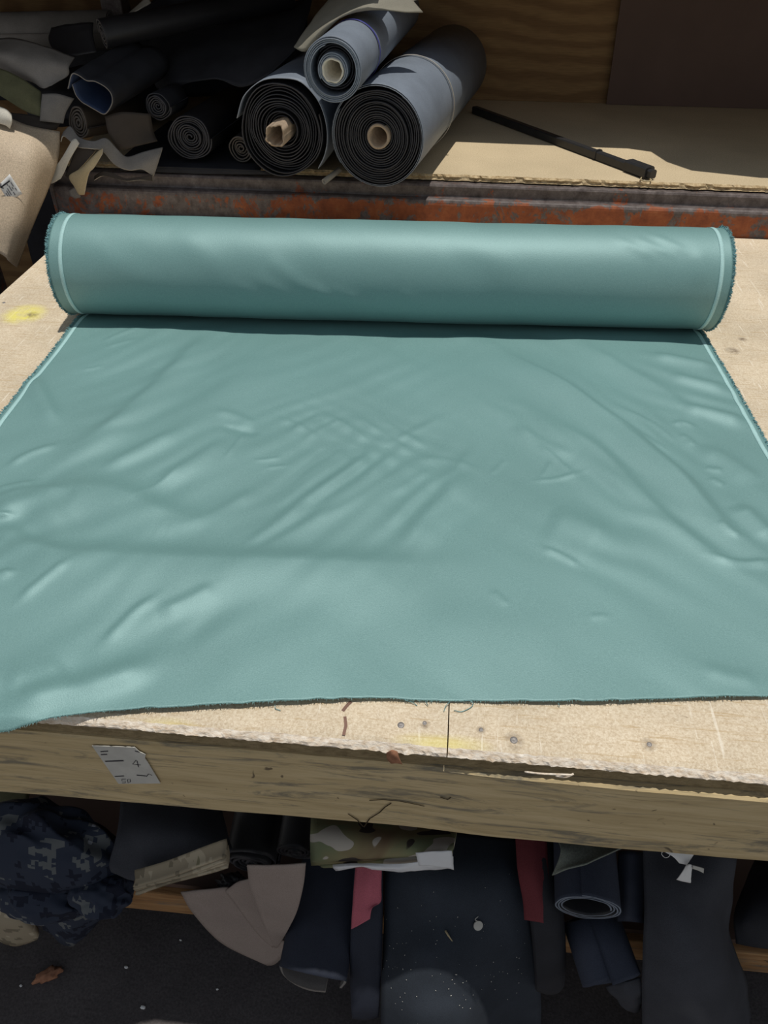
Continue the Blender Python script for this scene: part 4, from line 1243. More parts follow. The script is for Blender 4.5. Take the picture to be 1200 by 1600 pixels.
tag(sheet('olive_cloth', [
    [(-1.44,2.5,1.339), (-1.366,2.49,1.319), (-1.307,2.47,1.3), (-1.251,2.45,1.273)],
    [(-1.434,2.47,1.312), (-1.355,2.45,1.283), (-1.3,2.43,1.264), (-1.247,2.42,1.242)],
    [(-1.431,2.45,1.291), (-1.348,2.43,1.249), (-1.299,2.42,1.225), (-1.252,2.41,1.214)]], M['olive'], n=7, rough=0.003), 'olive green cloth at left above the pale beige vinyl', 'cloth')
tag(sheet('taupe_cloth', [
    [(-1.239,2.43,1.271), (-1.191,2.43,1.272), (-1.148,2.44,1.259)], [(-1.243,2.41,1.239), (-1.203,2.41,1.24), (-1.172,2.42,1.228)], [(-1.252,2.4,1.204), (-1.218,2.4,1.202), (-1.186,2.41,1.197)]], M['grey'], n=6, rough=0.002), 'greyish brown cloth flap beside the brown roll end', 'cloth')
tag(sheet('brown_vinyl', [
    [(-1.341,2.4,1.225), (-1.277,2.41,1.217), (-1.199,2.428,1.198)], [(-1.334,2.38,1.205), (-1.269,2.39,1.199), (-1.206,2.418,1.188)], [(-1.33,2.37,1.188), (-1.273,2.38,1.186), (-1.214,2.412,1.178)]], M['brown'], n=5, rough=0.002), 'dark brown vinyl strip lying along the top of the beige vinyl', 'vinyl')
# brown flap hanging from the brown roll
tag(sheet('brown_vinyl', [
    [(-1.048,2.4,1.222), (-0.994,2.4,1.236), (-0.919,2.43,1.226)], [(-1.042,2.39,1.179), (-0.98,2.395,1.184), (-0.919,2.43,1.179)], [(-1.021,2.388,1.131), (-0.968,2.392,1.144), (-0.908,2.42,1.153)]], M['brown'], n=6, rough=0.002), 'dark brown vinyl flap hanging beside the brown roll', 'vinyl')
# ragged scraps over the beam
tag(sheet('vinyl_scrap', [
    [(-1.187,2.4,1.176), (-1.156,2.39,1.194), (-1.127,2.37,1.17), (-1.081,2.36,1.163), (-1.045,2.37,1.17), (-1.019,2.37,1.143), (-0.993,2.37,1.12), (-0.947,2.38,1.131), (-0.888,2.4,1.142)],
    [(-1.189,2.385,1.166), (-1.165,2.375,1.183), (-1.127,2.355,1.161), (-1.08,2.35,1.155), (-1.048,2.355,1.156), (-1.022,2.355,1.123), (-0.987,2.355,1.103), (-0.94,2.36,1.112), (-0.894,2.38,1.119)],
    [(-1.19,2.375,1.154), (-1.171,2.365,1.173), (-1.129,2.345,1.151), (-1.083,2.34,1.147), (-1.054,2.345,1.141), (-1.023,2.345,1.102), (-0.983,2.345,1.089), (-0.945,2.35,1.091), (-0.917,2.362,1.068)]],
    mats('grey', 'grey', 'cream'), n=6, rough=0.001), 'wavy grey brown vinyl scrap hanging over the beam with pale cut edge', 'scrap')
tag(sheet('vinyl_scrap', [
    [(-1.098,2.352,1.067), (-1.067,2.345,1.083), (-1.036,2.345,1.08), (-1,2.345,1.065), (-0.957,2.35,1.07), (-0.918,2.355,1.074)],
    [(-1.101,2.348,1.055), (-1.068,2.34,1.071), (-1.037,2.34,1.067), (-0.996,2.342,1.058), (-0.953,2.346,1.062), (-0.918,2.352,1.058)]],
    mats('brown_edge', 'brown', 'cream'), n=6, rough=0.001), 'narrow brown scrap hanging below the wavy grey scrap', 'scrap')
tag(sheet('vinyl_scrap', [
    [(-1.134,2.335,1.171), (-1.12,2.332,1.176), (-1.112,2.33,1.164)], [(-1.174,2.332,1.125), (-1.159,2.328,1.13), (-1.15,2.328,1.121)], [(-1.213,2.335,1.088), (-1.189,2.33,1.094), (-1.181,2.33,1.08)], [(-1.254,2.335,1.052), (-1.228,2.325,1.048), (-1.196,2.33,1.063)]],
    mats('brown', 'cream', 'cream'), n=6, rough=0.001), 'pale cream vinyl strip curling down beside the beige vinyl', 'scrap')
tag(sheet('vinyl_scrap', [
    [(-1.061,2.335,1.143), (-1.045,2.33,1.152), (-1.046,2.325,1.139)], [(-1.122,2.33,1.096), (-1.095,2.322,1.11), (-1.078,2.318,1.101)], [(-1.169,2.333,1.07), (-1.141,2.322,1.063), (-1.099,2.318,1.082)], [(-1.16,2.333,1.039), (-1.149,2.326,1.02), (-1.13,2.322,1.02)]],
    mats('sand', 'sand', 'cream'), n=6, rough=0.001), 'sandy yellow vinyl scrap twisted down in front of the orange beam', 'scrap')
tag(sheet('vinyl_scrap', [
    [(-1.131,2.352,1.155), (-1.104,2.35,1.152), (-1.075,2.348,1.14)], [(-1.156,2.346,1.112), (-1.134,2.343,1.099), (-1.106,2.34,1.112)], [(-1.186,2.343,1.068), (-1.171,2.341,1.062), (-1.149,2.338,1.078)]],
    mats('brown_edge', 'brown', 'sand'), n=6, rough=0.001), 'brown vinyl scrap bent between the cream and sandy scraps', 'scrap')
tag(sheet('vinyl_scrap', [[(-1.187,2.345,1.023), (-1.162,2.342,1.034), (-1.153,2.34,1.022)], [(-1.187,2.346,1.007), (-1.172,2.343,1.001), (-1.153,2.341,1.006)]], M['grey'], n=5, rough=0.001), 'small grey scrap behind the tip of the sandy scrap', 'scrap')

# beige vinyl hanging at far left, with a sticker
bg = thing('beige_vinyl', (-1.305,2.1,0.909), 'large pale beige vinyl sheet hanging at far left with white sticker', 'vinyl')
BR = [[(-1.486,2.42,1.261), (-1.359,2.38,1.225), (-1.275,2.36,1.201), (-1.19,2.385,1.18)],
      [(-1.444,2.29,1.185), (-1.316,2.26,1.174), (-1.231,2.27,1.155), (-1.193,2.34,1.12)],
      [(-1.436,2.21,1.088), (-1.31,2.185,1.082), (-1.241,2.2,1.067), (-1.224,2.275,1.034)],
      [(-1.44,2.15,0.989), (-1.311,2.13,0.995), (-1.263,2.15,0.983), (-1.258,2.21,0.962)],
      [(-1.437,2.12,0.953), (-1.325,2.105,0.914), (-1.308,2.11,0.889), (-1.31,2.145,0.856)]]
sheet('vinyl_sheet', BR, mats('beige', 'beige', 'cream'), bg, th=0.003, n=8, rough=0.003, rscale=7)
sheet('folded_corner', [[(-1.378,2.33,1.266), (-1.311,2.325,1.254), (-1.293,2.325,1.239)], [(-1.379,2.315,1.242), (-1.31,2.31,1.235), (-1.29,2.312,1.222)], [(-1.387,2.315,1.219), (-1.319,2.308,1.215), (-1.302,2.312,1.203)]], M['cream'], bg, n=5, rough=0.001)
# sticker sits a hair in front of the sheet
stk = [[(-1.265,2.176,1.118), (-1.244,2.176,1.064)], [(-1.303,2.168,1.089), (-1.288,2.168,1.045)]]
S00, S01 = np.array(stk[0][0]), np.array(stk[0][1]); S10, S11 = np.array(stk[1][0]), np.array(stk[1][1])
def sp(u_, v_): return tuple((S00*(1-u_)+S01*u_)*(1-v_)+(S10*(1-u_)+S11*u_)*v_)
sk = sheet('sticker', [[sp(0, 0), sp(.5, 0), sp(1, 0)], [sp(0, .5), sp(.5, .5), sp(1, .5)], [sp(0, 1), sp(.5, 1), sp(1, 1)]], M['paper'], bg, th=0.0008, n=3, rough=0)
sn_ = np.cross(S01-S00, S10-S00); sn_ /= np.linalg.norm(sn_)
if sn_[1] > 0: sn_ = -sn_
pr = []
for (u0, u1, v0) in ((.30, .52, .22), (.62, .74, .18), (.36, .66, .45), (.72, .9, .42), (.42, .80, .62), (.50, .62, .32), (.48, .84, .74), (.56, .9, .86), (.25, .33, .5)):
    pr.append(stroke([sp(u0, v0), sp(u1, v0)], 0.0028, sn_, 0.0012))
v, f = join_vf(pr)
mesh('printed_lines', v, f, M['pen_grey'], sk, smooth=False)
v, f = join_vf([stroke([sp(.22, .22), sp(.20, .55), sp(.17, .97)], 0.0036, sn_, 0.0014), stroke([sp(.02, .80), sp(.17, .97), sp(.30, .82)], 0.0032, sn_, 0.0014)])
mesh('pen_arrow', v, f, M['pen'], sk, smooth=False)
# dark sheet added for the deep shade below the beam end
tag(sheet('black_cloth', [
    [(-1.44, 2.50, 1.03), (-1.30, 2.50, 1.04), (-1.15, 2.50, 1.04), (-0.95, 2.50, 1.03)],
    [(-1.46, 2.49, 0.70), (-1.31, 2.52, 0.70), (-1.14, 2.49, 0.70), (-0.95, 2.52, 0.70)],
    [(-1.45, 2.51, 0.30), (-1.30, 2.49, 0.30), (-1.15, 2.52, 0.28), (-0.95, 2.50, 0.30)]], M['black2'], n=7, rough=0.005), 'black cloth hanging down behind the left table corner', 'cloth')

# ------------------------------------------------------------------ below the table
SH = 0.256
G_B = 'rolls and bolts under the table'
# camouflage bundle at far left
cb = thing('camo_cloth', (-0.752,0.6,0.031), 'bunched navy digital camouflage cloth under the left table end', 'cloth')
c = (-0.7,0.648,0.341)
blob('cloth_bundle', c, 0.150, 0.072, 0.125, M['navy_camo'], cb, seed=5, amp=0.18, sc=1.3, folds=0.12, lev=6)
c = (-0.706,0.585,0.277)
blob('cloth_fold', c, 0.085, 0.040, 0.055, M['navy_camo'], cb, seed=9, amp=0.15, sc=1.5, folds=0.12, lev=5)
c = (-0.574,0.59,0.319)
blob('cloth_fold', c, 0.055, 0.040, 0.038, M['navy_camo'], cb, seed=14, amp=0.2, sc=1.6, folds=0.14, lev=5)
sheet('hanging_flap', [
    [(-0.722,0.6,0.253), (-0.634,0.585,0.32), (-0.593,0.6,0.281), (-0.567,0.63,0.189)],
    [(-0.734,0.59,0.187), (-0.649,0.575,0.258), (-0.613,0.59,0.21), (-0.596,0.62,0.162)],
    [(-0.746,0.585,0.12), (-0.697,0.575,0.085), (-0.68,0.59,0.076), (-0.64,0.61,0.13)]], M['navy_camo'], cb, th=0.002, n=6, rough=0.007, rscale=16)
tag(sheet('tan_camo_cloth', [
    [(-0.856,0.6,0.165), (-0.807,0.6,0.191), (-0.774,0.6,0.169), (-0.772,0.6,0.092)],
    [(-0.866,0.585,0.113), (-0.814,0.58,0.148), (-0.781,0.58,0.14), (-0.768,0.59,0.08)],
    [(-0.89,0.59,0.05), (-0.854,0.585,0.032), (-0.823,0.585,0.029), (-0.784,0.595,0.043)]], M['tan_camo'], n=6, rough=0.004), 'tan camouflage cloth hanging at the bottom left corner', 'cloth')
tag(sheet('olive_cloth', [
    [(-0.915,0.8,0.288), (-0.87,0.8,0.296), (-0.816,0.8,0.297)], [(-0.903,0.76,0.265), (-0.848,0.75,0.282), (-0.808,0.76,0.292)], [(-0.897,0.738,0.248), (-0.852,0.738,0.267), (-0.809,0.742,0.288)]], M['olive'], n=5, rough=0.003), 'dull olive cloth patch behind the camouflage bundle', 'cloth')
# charcoal vinyl sheet
tag(sheet('charcoal_vinyl', [
    [(-0.572,0.74,0.411), (-0.507,0.74,0.417), (-0.431,0.74,0.421), (-0.377,0.74,0.411)],
    [(-0.544,0.655,0.43), (-0.485,0.65,0.451), (-0.398,0.65,0.462), (-0.337,0.66,0.445)],
    [(-0.548,0.612,0.407), (-0.496,0.606,0.398), (-0.403,0.612,0.436), (-0.321,0.63,0.461)],
    [(-0.546,0.602,0.387), (-0.498,0.596,0.375), (-0.409,0.602,0.415), (-0.332,0.622,0.451)]], M['charcoal'], n=7, rough=0.002), 'flat charcoal vinyl sheet right of the navy camouflage bundle', 'vinyl')
# folded tan camouflage strip
t = thing('folded_camo_strip', (-0.501,0.578,0.326), 'folded tan camouflage strip lying on the wooden plank', 'cloth')
P0, P1 = np.array((-0.485,0.568,0.404)), np.array((-0.312,0.584,0.513))
for k in range(4):
    h = 0.0085
    o_ = np.array((0, 0.002*(k % 2), (k-1.5)*h))
    rows = []
    for q in np.linspace(0, 1, 6):
        p = P0+(P1-P0)*q+o_+np.array((0, 0, 0.004*math.sin(q*5+k)))
        rows.append([tuple(p+np.array((-0.004, 0.022, 0.010))), tuple(p+np.array((0, 0.009, 0.003))), tuple(p+np.array((0, -0.004, 0)))])
    sheet('fold_layer', rows, M['tan_camo'], t, th=0.0068, n=4, rough=0.0012, seed=k)
# taupe sheets hanging over the plank
tag(sheet('taupe_canvas', [
    [(-0.456,0.644,0.228), (-0.406,0.642,0.254), (-0.354,0.642,0.277)],
    [(-0.435,0.632,0.155), (-0.378,0.63,0.179), (-0.322,0.63,0.21)],
    [(-0.383,0.616,0.065), (-0.326,0.614,0.108), (-0.28,0.616,0.152)],
    [(-0.294,0.606,0.003), (-0.273,0.605,0.026), (-0.233,0.612,0.104)]], M['taupe'], n=7, rough=0.001), 'taupe canvas piece hanging lowest over the wooden plank', 'cloth')
tag(sheet('taupe_canvas', [
    [(-0.281,0.59,0.49), (-0.23,0.586,0.509), (-0.176,0.584,0.533)],
    [(-0.285,0.592,0.393), (-0.228,0.586,0.424), (-0.185,0.582,0.452)],
    [(-0.275,0.588,0.271), (-0.232,0.582,0.307), (-0.202,0.578,0.356)],
    [(-0.26,0.586,0.16), (-0.25,0.582,0.18), (-0.222,0.58,0.281)]], M['taupe'], n=7, rough=0.001), 'upper taupe canvas piece below the two small black roll ends', 'cloth')
tag(sheet('taupe_canvas', [
    [(-0.354,0.628,0.292), (-0.323,0.626,0.34), (-0.295,0.624,0.366)],
    [(-0.334,0.622,0.238), (-0.305,0.62,0.271), (-0.278,0.618,0.309)],
    [(-0.3,0.61,0.15), (-0.278,0.609,0.182), (-0.261,0.608,0.225)],
    [(-0.274,0.606,0.103), (-0.265,0.605,0.121), (-0.252,0.604,0.171)]], M['taupe'], n=6, rough=0.001), 'middle taupe canvas piece tucked between the other two', 'cloth')
tag(blob('plastic_wrap', (-0.355,0.662,0.248), 0.026, 0.018, 0.016, M['steel'], seed=3, amp=0.5, sc=3), 'crumpled shiny black plastic above the taupe canvas', 'plastic')
# two black roll ends
c = np.array((-0.305,0.66,0.351))
wound_roll('fabric_roll', 'larger of two black rolls lying above the taupe canvas', 'roll', c, (0.0, 0.99, 0.14), 0.056, 0.006, 0.5, 6, mats('black', 'black', 'black_edge'), G_B, None, seed=61, tele=0.004, wob=0.03)
c = np.array((-0.215,0.66,0.411))
wound_roll('fabric_roll', 'smaller black roll end beside the green brown camouflage bolt', 'roll', c, (0.0, 0.99, 0.14), 0.0375, 0.006, 0.5, 5, mats('black', 'black', 'black_edge'), G_B, None, seed=62, tele=0.004, wob=0.03)

# green brown camouflage bolt wrapped in clear plastic
t = thing('camo_bolt', (-0.051,0.61,0.495), 'green and brown camouflage bolt with clear plastic edge, tucked under the table rail', 'bolt', G_B)
sheet('folded_cloth', [
    [(-0.194,0.72,0.46), (-0.106,0.72,0.462), (-0.012,0.72,0.46), (0.077,0.72,0.458)],
    [(-0.181,0.652,0.503), (-0.097,0.648,0.518), (-0.009,0.648,0.53), (0.069,0.652,0.528)],
    [(-0.177,0.622,0.477), (-0.094,0.618,0.506), (-0.007,0.618,0.537), (0.064,0.622,0.551)],
    [(-0.181,0.632,0.427), (-0.095,0.628,0.467), (-0.007,0.628,0.503), (0.064,0.632,0.522)]], M['soft_camo'], t, th=0.008, n=7, rough=0.002)
sheet('lower_fold', [
    [(-0.184,0.65,0.401), (-0.098,0.645,0.446), (-0.008,0.645,0.487), (0.066,0.65,0.509)],
    [(-0.164,0.627,0.436), (-0.094,0.62,0.474), (-0.007,0.62,0.51), (0.065,0.627,0.519)],
    [(-0.141,0.628,0.434), (-0.089,0.622,0.462), (-0.006,0.622,0.483), (0.065,0.628,0.494)]], M['soft_camo'], t, th=0.005, n=6, rough=0.002, seed=4)
sheet('plastic_edge', [
    [(-0.138,0.612,0.476), (-0.087,0.607,0.501), (-0.033,0.606,0.512), (0.01,0.607,0.527), (0.065,0.612,0.545)],
    [(-0.136,0.606,0.477), (-0.086,0.602,0.502), (-0.032,0.6,0.508), (0.01,0.602,0.52), (0.066,0.606,0.531)],
    [(-0.132,0.607,0.466), (-0.086,0.603,0.496), (-0.032,0.601,0.495), (0.011,0.602,0.506), (0.067,0.606,0.514)]], M['plastic'], t, th=0.0015, n=6, rough=0.002, rscale=40)
sheet('plastic_flap', [
    [(0.003,0.608,0.555), (0.034,0.608,0.565), (0.061,0.61,0.568)], [(0.006,0.602,0.546), (0.035,0.602,0.551), (0.064,0.604,0.553)], [(0.009,0.597,0.534), (0.038,0.597,0.536), (0.067,0.599,0.529)]], M['plastic'], t, th=0.0012, n=5, rough=0.002, rscale=50)

# navy roll with an open curled end
def open_roll(name, label, c, d, Rr, L, m_, th, cat='roll', a0=0.0, turns=1.0, seed=1, squash=1.0, lip=0.0):
    t = thing(name, (c[0], c[1], c[2]-Rr), label, cat, G_B)
    rows = []
    d = np.array(d, float); d /= np.linalg.norm(d)
    a = np.cross(d, (0, 0, 1.0)); a /= np.linalg.norm(a); b = np.cross(a, d)
    for s in (0, 0.05, 0.2, L):
        rows.append([tuple(np.array(c)+d*(s-(lip*max(0.0, -math.sin(q)) if s == 0 else 0))+Rr*(a*math.cos(q)+b*math.sin(q)*squash)) for q in np.linspace(a0, a0+2*math.pi*turns, 15)])
    sheet('rolled_sheet', rows, m_, t, th=th, n=5, rough=0.001, seed=seed)
    return t
open_roll('fabric_roll', 'dark navy roll with open curled grey edged mouth pointing at the floor', (-0.173,0.528,0.216), (0.016, 0.155, 0.062), 0.062, 0.40, mats('grey_dk', 'navy', 'grey'), 0.005, a0=-0.5, turns=0.90, squash=0.50, lip=0.030)
# folded navy stack with red paper
t = thing('fabric_stack', (-0.074,0.52,0.035), 'narrow stack of folded navy cloth with torn pink red paper on top', 'cloth', G_B)
for k in range(6):
    o_ = -0.0105*k
    sh = 0.0045*k
    top = [[(-0.107,0.672,0.383), (-0.082,0.67,0.392), (-0.057,0.672,0.393)], [(-0.106,0.622,0.338), (-0.08,0.619,0.351), (-0.053,0.622,0.35)], [(-0.105,0.57,0.272), (-0.077,0.567,0.287), (-0.05,0.57,0.286)], [(-0.103,0.535,0.186), (-0.075,0.532,0.203), (-0.05,0.536,0.205)], [(-0.101,0.527,0.135), (-0.075,0.525,0.139), (-0.05,0.529,0.154)]]
    rows = [[(p[0]+sh*0.15, p[1]-sh*1.0, p[2]+o_) for p in r_] for r_ in top]
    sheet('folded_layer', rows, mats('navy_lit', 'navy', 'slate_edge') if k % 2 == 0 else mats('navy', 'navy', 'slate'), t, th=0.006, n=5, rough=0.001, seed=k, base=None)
sheet('red_paper', [
    [(-0.105,0.662,0.389), (-0.081,0.66,0.398), (-0.057,0.662,0.404)], [(-0.105,0.627,0.366), (-0.079,0.624,0.379), (-0.055,0.628,0.375)], [(-0.105,0.608,0.345), (-0.079,0.604,0.358), (-0.054,0.609,0.356)], [(-0.105,0.592,0.327), (-0.083,0.59,0.345), (-0.068,0.597,0.357)], [(-0.105,0.578,0.303), (-0.091,0.577,0.325), (-0.071,0.582,0.345)]], M['red'], t, th=0.0008, n=5, rough=0.0003)

# large black bolt, its end bending down into the sun
t = thing('fabric_bolt', (0.083,0.5,0.151), 'wide black fabric bolt speckled with lint, coming forward under the table', 'bolt', G_B)
BT = [[(-0.058,0.74,0.382), (0.013,0.735,0.392), (0.086,0.735,0.393), (0.146,0.735,0.392), (0.19,0.74,0.384)],
      [(-0.053,0.657,0.35), (0.018,0.645,0.391), (0.087,0.643,0.405), (0.149,0.647,0.404), (0.195,0.659,0.382)],
      [(-0.049,0.602,0.29), (0.023,0.588,0.341), (0.091,0.586,0.357), (0.166,0.596,0.339), (0.216,0.606,0.321)],
      [(-0.047,0.556,0.235), (0.016,0.538,0.313), (0.089,0.54,0.316), (0.175,0.56,0.247), (0.24,0.566,0.223)],
      [(-0.046,0.515,0.198), (0.019,0.503,0.26), (0.094,0.508,0.254), (0.185,0.546,0.144), (0.258,0.556,0.121)],
      [(-0.043,0.49,0.109), (0.024,0.47,0.192), (0.099,0.476,0.189), (0.2,0.54,0.002), (0.274,0.55,-0)],
      [(-0.039,0.455,-0.121), (0.033,0.435,-0.01), (0.112,0.44,0.001), (0.234,0.53,-0.326), (0.315,0.545,-0.307)]]
BT = [[(p[0]+0.0035, p[1], p[2]) for p in r_] for r_ in BT]
sheet('bolt_cloth', BT, M['bolt_black'], t, th=0.006, n=6, rough=0.0015, seed=2, rscale=6)
# lint
r2 = np.random.default_rng(5)
Pb = np.array(BT); Pb = cr(Pb, 6); Pb = np.swapaxes(cr(np.swapaxes(Pb, 0, 1), 6), 0, 1)
V = []; f = []
for _ in range(95):
    i = int(np.clip(r2.normal(0.56, 0.17), 0.05, 0.86)*(Pb.shape[0]-2)); j = int(r2.uniform(0.03, 0.95)*(Pb.shape[1]-2))
    q = Pb[i, j]+(Pb[i+1, j]-Pb[i, j])*r2.uniform(0, 1)+(Pb[i, j+1]-Pb[i, j])*r2.uniform(0, 1)
    nn = np.cross(Pb[i, j+1]-Pb[i, j], Pb[i+1, j]-Pb[i, j]); nn /= np.linalg.norm(nn)
    if nn[1] > 0: nn = -nn
    q = q+nn*0.0048
    l = r2.uniform(0.0006, 0.0016); an = r2.uniform(0, 6)
    e1 = np.cross(nn, (0, 0, 1.0)); e1 /= np.linalg.norm(e1); e2 = np.cross(nn, e1)
    dd = e1*math.cos(an)+e2*math.sin(an); ss = np.cross(nn, dd)
    k = len(V)
    V += [q-dd*l, q-ss*l*0.6, q+dd*l, q+ss*l*0.6, q+nn*l*0.6]
    f += [(k, k+1, k+4), (k+1, k+2, k+4), (k+2, k+3, k+4), (k+3, k, k+4)]
o = mesh('lint', V, f, M['paper_dull'], t, smooth=False); o['kind'] = 'stuff'
# round tag with a short thread, and a splinter, on the bolt
def on_bolt(uv_p, lift=0.006):
    d_ = np.linalg.norm(Pb-np.array(uv_p), axis=2); i, j = np.unravel_index(d_.argmin(), d_.shape)
    i = min(i, Pb.shape[0]-2); j = min(j, Pb.shape[1]-2)
    nn = np.cross(Pb[i, j+1]-Pb[i, j], Pb[i+1, j]-Pb[i, j]); nn /= np.linalg.norm(nn)
    if nn[1] > 0: nn = -nn
    return Pb[i, j]+nn*lift, nn
p, nn = on_bolt((0.129,0.566,0.371))
e1 = np.cross(nn, (0, 0, 1.0)); e1 /= np.linalg.norm(e1); e2 = np.cross(nn, e1)
V = [p+nn*0.001*s+0.0085*(e1*math.cos(q)+e2*math.sin(q)) for s in (-1, 1) for q in np.linspace(0, 2*math.pi, 20, endpoint=False)]
f = [tuple(range(19, -1, -1)), tuple(range(20, 40))]+[(k, (k+1) % 20, 20+(k+1) % 20, 20+k) for k in range(20)]
tg = thing('round_tag', tuple(p), 'small grey round tag with thread on the black bolt', 'tag')
mesh('disc', V, f, M['paper_dull'], tg, smooth=False)
tube('thread', [p-e2*0.0085, p-e2*0.012+e1*0.004, p-e2*0.016-e1*0.003], 0.0007, M['paper_dull'], tg, 5)
p, nn = on_bolt((0.065,0.56,0.351))
e1 = np.cross(nn, (0, 0, 1.0)); e1 /= np.linalg.norm(e1); e2 = np.cross(nn, e1)
tag(tube('wood_splinter', [p-e1*0.007+e2*0.008, p, p+e1*0.006-e2*0.008], [0.0006, 0.0018, 0.0018], M['sand'], None, 5, sm=1), 'tiny pale wood splinter lying on the black bolt', 'splinter')

# narrow black bolt with maroon paper, right of the wide one
t = thing('fabric_bolt', (0.268,0.56,0.118), 'narrow black bolt with long maroon paper strip beside the wide black bolt', 'bolt', G_B)
NB = [[(0.186,0.73,0.421), (0.213,0.728,0.426), (0.237,0.73,0.421), (0.25,0.745,0.39)],
      [(0.192,0.655,0.405), (0.217,0.65,0.417), (0.244,0.655,0.406), (0.257,0.67,0.371)],
      [(0.21,0.588,0.359), (0.235,0.583,0.372), (0.256,0.588,0.362), (0.271,0.602,0.325)],
      [(0.222,0.548,0.3), (0.244,0.544,0.3), (0.267,0.55,0.288), (0.281,0.562,0.261)],
      [(0.232,0.532,0.234), (0.252,0.53,0.22), (0.275,0.536,0.208), (0.287,0.548,0.201)],
      [(0.237,0.532,0.196), (0.257,0.531,0.186), (0.278,0.538,0.176), (0.289,0.55,0.169)]]
NB = [[(p[0]+0.004, p[1]+0.012, p[2]+0.012) for p in r_] for r_ in NB]
sheet('bolt_cloth', NB, M['black2'], t, th=0.006, n=6, rough=0.001, seed=7)
sheet('under_layer', [[(p[0], p[1]+0.008, p[2]-0.016) for p in r_] for r_ in NB], M['black2'], t, th=0.006, n=5, rough=0.001, seed=8)
sheet('maroon_paper', [[(p[0]+0.004, p[1]+0.007, p[2]+0.018) for p in r_] for r_ in (
    [(0.178,0.73,0.42), (0.206,0.726,0.428), (0.235,0.728,0.425)],
    [(0.182,0.655,0.403), (0.209,0.65,0.415), (0.236,0.653,0.409)],
    [(0.193,0.612,0.376), (0.218,0.607,0.388), (0.243,0.611,0.379)],
    [(0.197,0.588,0.356), (0.222,0.583,0.364), (0.248,0.586,0.351)])], M['red_dk'], t, th=0.001, n=5, rough=0.0004)

# right: grey green mesh, navy rolls, charcoal drape, tags
tag(sheet('mesh_cloth', [
    [(0.234,0.66,0.552), (0.288,0.66,0.554), (0.365,0.665,0.541)], [(0.238,0.628,0.564), (0.278,0.626,0.563), (0.319,0.632,0.568)], [(0.226,0.6,0.537), (0.245,0.6,0.563), (0.274,0.606,0.574)]], M['mesh'], n=6, rough=0.001), 'grey green mesh corner hanging from under the table rail', 'cloth')
def soft_roll(label, c0, d, Rr, L, m_, seed, sq=1.0, turns=3.3, **k):
    wound_roll('fabric_roll', label, 'roll', np.array(c0), d, Rr, Rr*0.72, L, turns, m_, G_B, None, seed=seed, squash=sq, **k)
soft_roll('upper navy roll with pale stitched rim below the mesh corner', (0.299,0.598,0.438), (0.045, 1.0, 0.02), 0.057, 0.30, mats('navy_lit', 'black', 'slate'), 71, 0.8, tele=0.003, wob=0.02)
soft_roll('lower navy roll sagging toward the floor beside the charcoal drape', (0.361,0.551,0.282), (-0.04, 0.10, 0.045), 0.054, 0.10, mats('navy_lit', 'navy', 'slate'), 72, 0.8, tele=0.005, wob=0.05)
tag(sheet('navy_cloth', [
    [(0.366,0.7,0.443), (0.383,0.695,0.457), (0.411,0.7,0.447)], [(0.363,0.655,0.417), (0.378,0.648,0.435), (0.407,0.655,0.421)], [(0.365,0.61,0.368), (0.377,0.6,0.396), (0.408,0.608,0.378)]], M['navy'], n=6, rough=0.003), 'navy cloth fold between the navy rolls and the charcoal drape', 'cloth')
tag(sheet('crumpled_cloth', [
    [(0.37,0.56,0.214), (0.389,0.552,0.268), (0.417,0.556,0.276)], [(0.379,0.548,0.201), (0.402,0.54,0.22), (0.421,0.546,0.255)], [(0.428,0.548,0.129), (0.441,0.546,0.132), (0.443,0.55,0.161)]], M['charcoal'], n=6, rough=0.005, rscale=30), 'crumpled dark cloth end below the lower navy roll', 'cloth')
tag(sheet('charcoal_drape', [
    [(0.401,0.7,0.469), (0.442,0.7,0.467), (0.495,0.705,0.458), (0.54,0.7,0.468), (0.565,0.7,0.459)],
    [(0.399,0.64,0.445), (0.435,0.632,0.464), (0.481,0.636,0.455), (0.527,0.645,0.43), (0.571,0.66,0.374)],
    [(0.402,0.588,0.392), (0.438,0.574,0.429), (0.485,0.578,0.42), (0.541,0.6,0.366), (0.598,0.64,0.264)],
    [(0.415,0.548,0.293), (0.454,0.532,0.34), (0.505,0.534,0.342), (0.566,0.556,0.294), (0.636,0.6,0.196)],
    [(0.445,0.528,0.137), (0.49,0.514,0.193), (0.545,0.516,0.197), (0.612,0.536,0.157), (0.683,0.58,0.045)],
    [(0.496,0.524,-0.106), (0.546,0.51,-0.041), (0.607,0.512,-0.034), (0.68,0.532,-0.078), (0.757,0.575,-0.202)]], M['charcoal'], n=7, rough=0.006, rscale=9), 'big charcoal cloth draped from under the table down to the floor at right', 'cloth')
tag(sheet('black_cloth', [  # black sheet covering the brown deck in this dark corner
    [(0.707,0.83,0.225), (0.724,0.82,0.237), (0.739,0.78,0.307)], [(0.62,0.7,0.264), (0.645,0.69,0.279), (0.73,0.7,0.261)], [(0.617,0.648,0.236), (0.651,0.644,0.238), (0.726,0.648,0.228)]], M['black2'], n=6, rough=0.005), 'black cloth in the dark corner right of the charcoal drape', 'cloth')
t = thing('paper_tag', (0.414,0.62,0.604), 'white paper tag hanging below the table rail at right', 'tag')
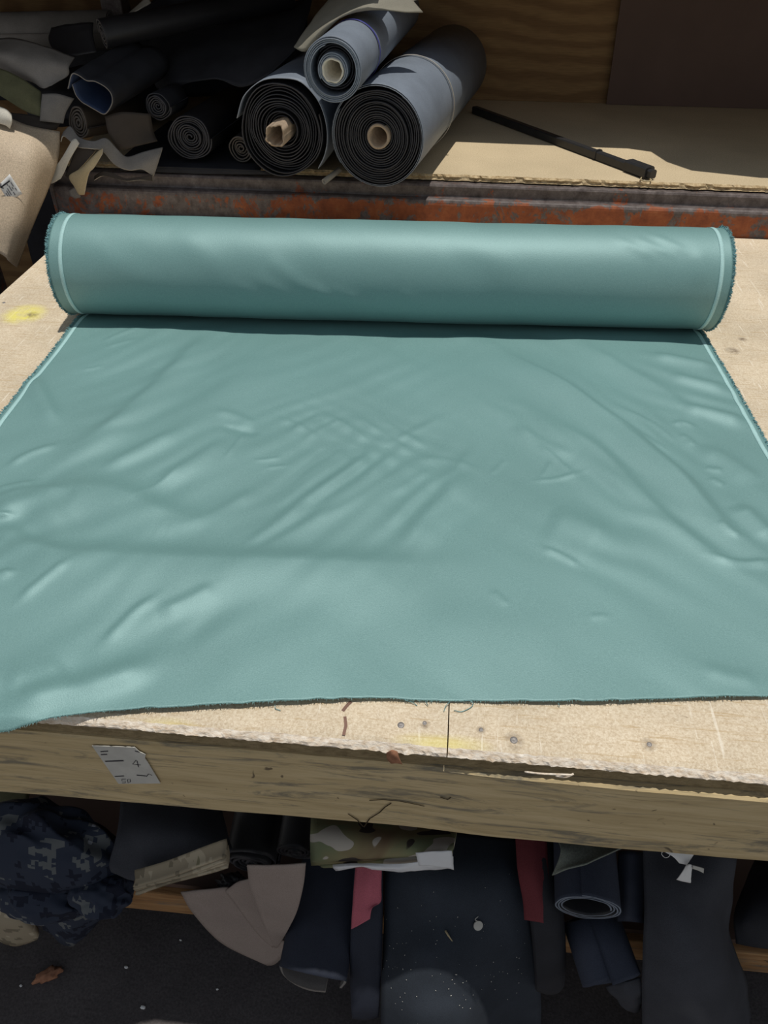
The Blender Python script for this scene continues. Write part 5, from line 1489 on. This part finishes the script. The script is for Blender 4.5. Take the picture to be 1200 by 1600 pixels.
sheet('tag_sheet', [[(0.388,0.63,0.596), (0.412,0.629,0.6), (0.444,0.63,0.596)], [(0.408,0.622,0.593), (0.419,0.621,0.593), (0.437,0.622,0.588)], [(0.42,0.616,0.584), (0.427,0.616,0.583), (0.432,0.616,0.582)]], M['paper'], t, th=0.001, n=5, rough=0.001)
tube('string', [(0.394,0.626,0.603), (0.39,0.622,0.598), (0.396,0.618,0.594), (0.401,0.618,0.602), (0.398,0.622,0.606)], 0.0006, M['paper'], t, 5)
tag(sheet('paper_scrap', [[(0.429,0.612,0.588), (0.432,0.611,0.595), (0.437,0.611,0.592)], [(0.423,0.605,0.576), (0.43,0.603,0.577), (0.438,0.604,0.576)], [(0.418,0.601,0.561), (0.429,0.598,0.561), (0.441,0.6,0.557)]], M['paper'], th=0.001, n=5, rough=0.002, rscale=50), 'crumpled white paper scrap just below the white tag', 'paper')
tag(sheet('paper_scrap', [[(0.437,0.61,0.594), (0.446,0.609,0.593), (0.455,0.609,0.589)], [(0.437,0.607,0.589), (0.446,0.606,0.587), (0.456,0.606,0.58)]], M['paper_dull'], th=0.001, n=5, rough=0.0006), 'small grey paper strip right of the crumpled paper', 'paper')

# debris on the floor
tag(blob('wood_scrap', (-0.788,0.573,-0.09), 0.030, 0.012, 0.010, M['bark'], seed=6, amp=0.5, sc=2.5, flat=ZF+0.001, lev=3), 'brown broken wood scrap lying on the dark floor', 'wood')
D.objects['wood_scrap'].rotation_euler = (0, 0, 0.5)
for k, (p, r_, lb) in enumerate((((-0.561,0.533,-0.097), 0.0042, 'largest white paper crumb on the floor, nearest the viewer'), ((-0.624,0.606,-0.097), 0.0034, 'white crumb on the floor in front of the plank'), ((-0.841,0.548,-0.098), 0.0026, 'white crumb on the floor left of the wood scrap'), ((-0.41,0.582,-0.098), 0.0022, 'small white crumb on the floor below the taupe canvas'), ((-0.52,0.673,-0.098), 0.0022, 'small white crumb on the floor close under the plank'))):
    tag(blob('paper_crumb', (p[0], p[1], ZF+0.003), r_*1.3, r_, r_*0.7, M['paper'], seed=20+k, amp=0.4, sc=2, flat=ZF+0.0005, lev=2), lb, 'crumb', 'white crumbs on the floor')
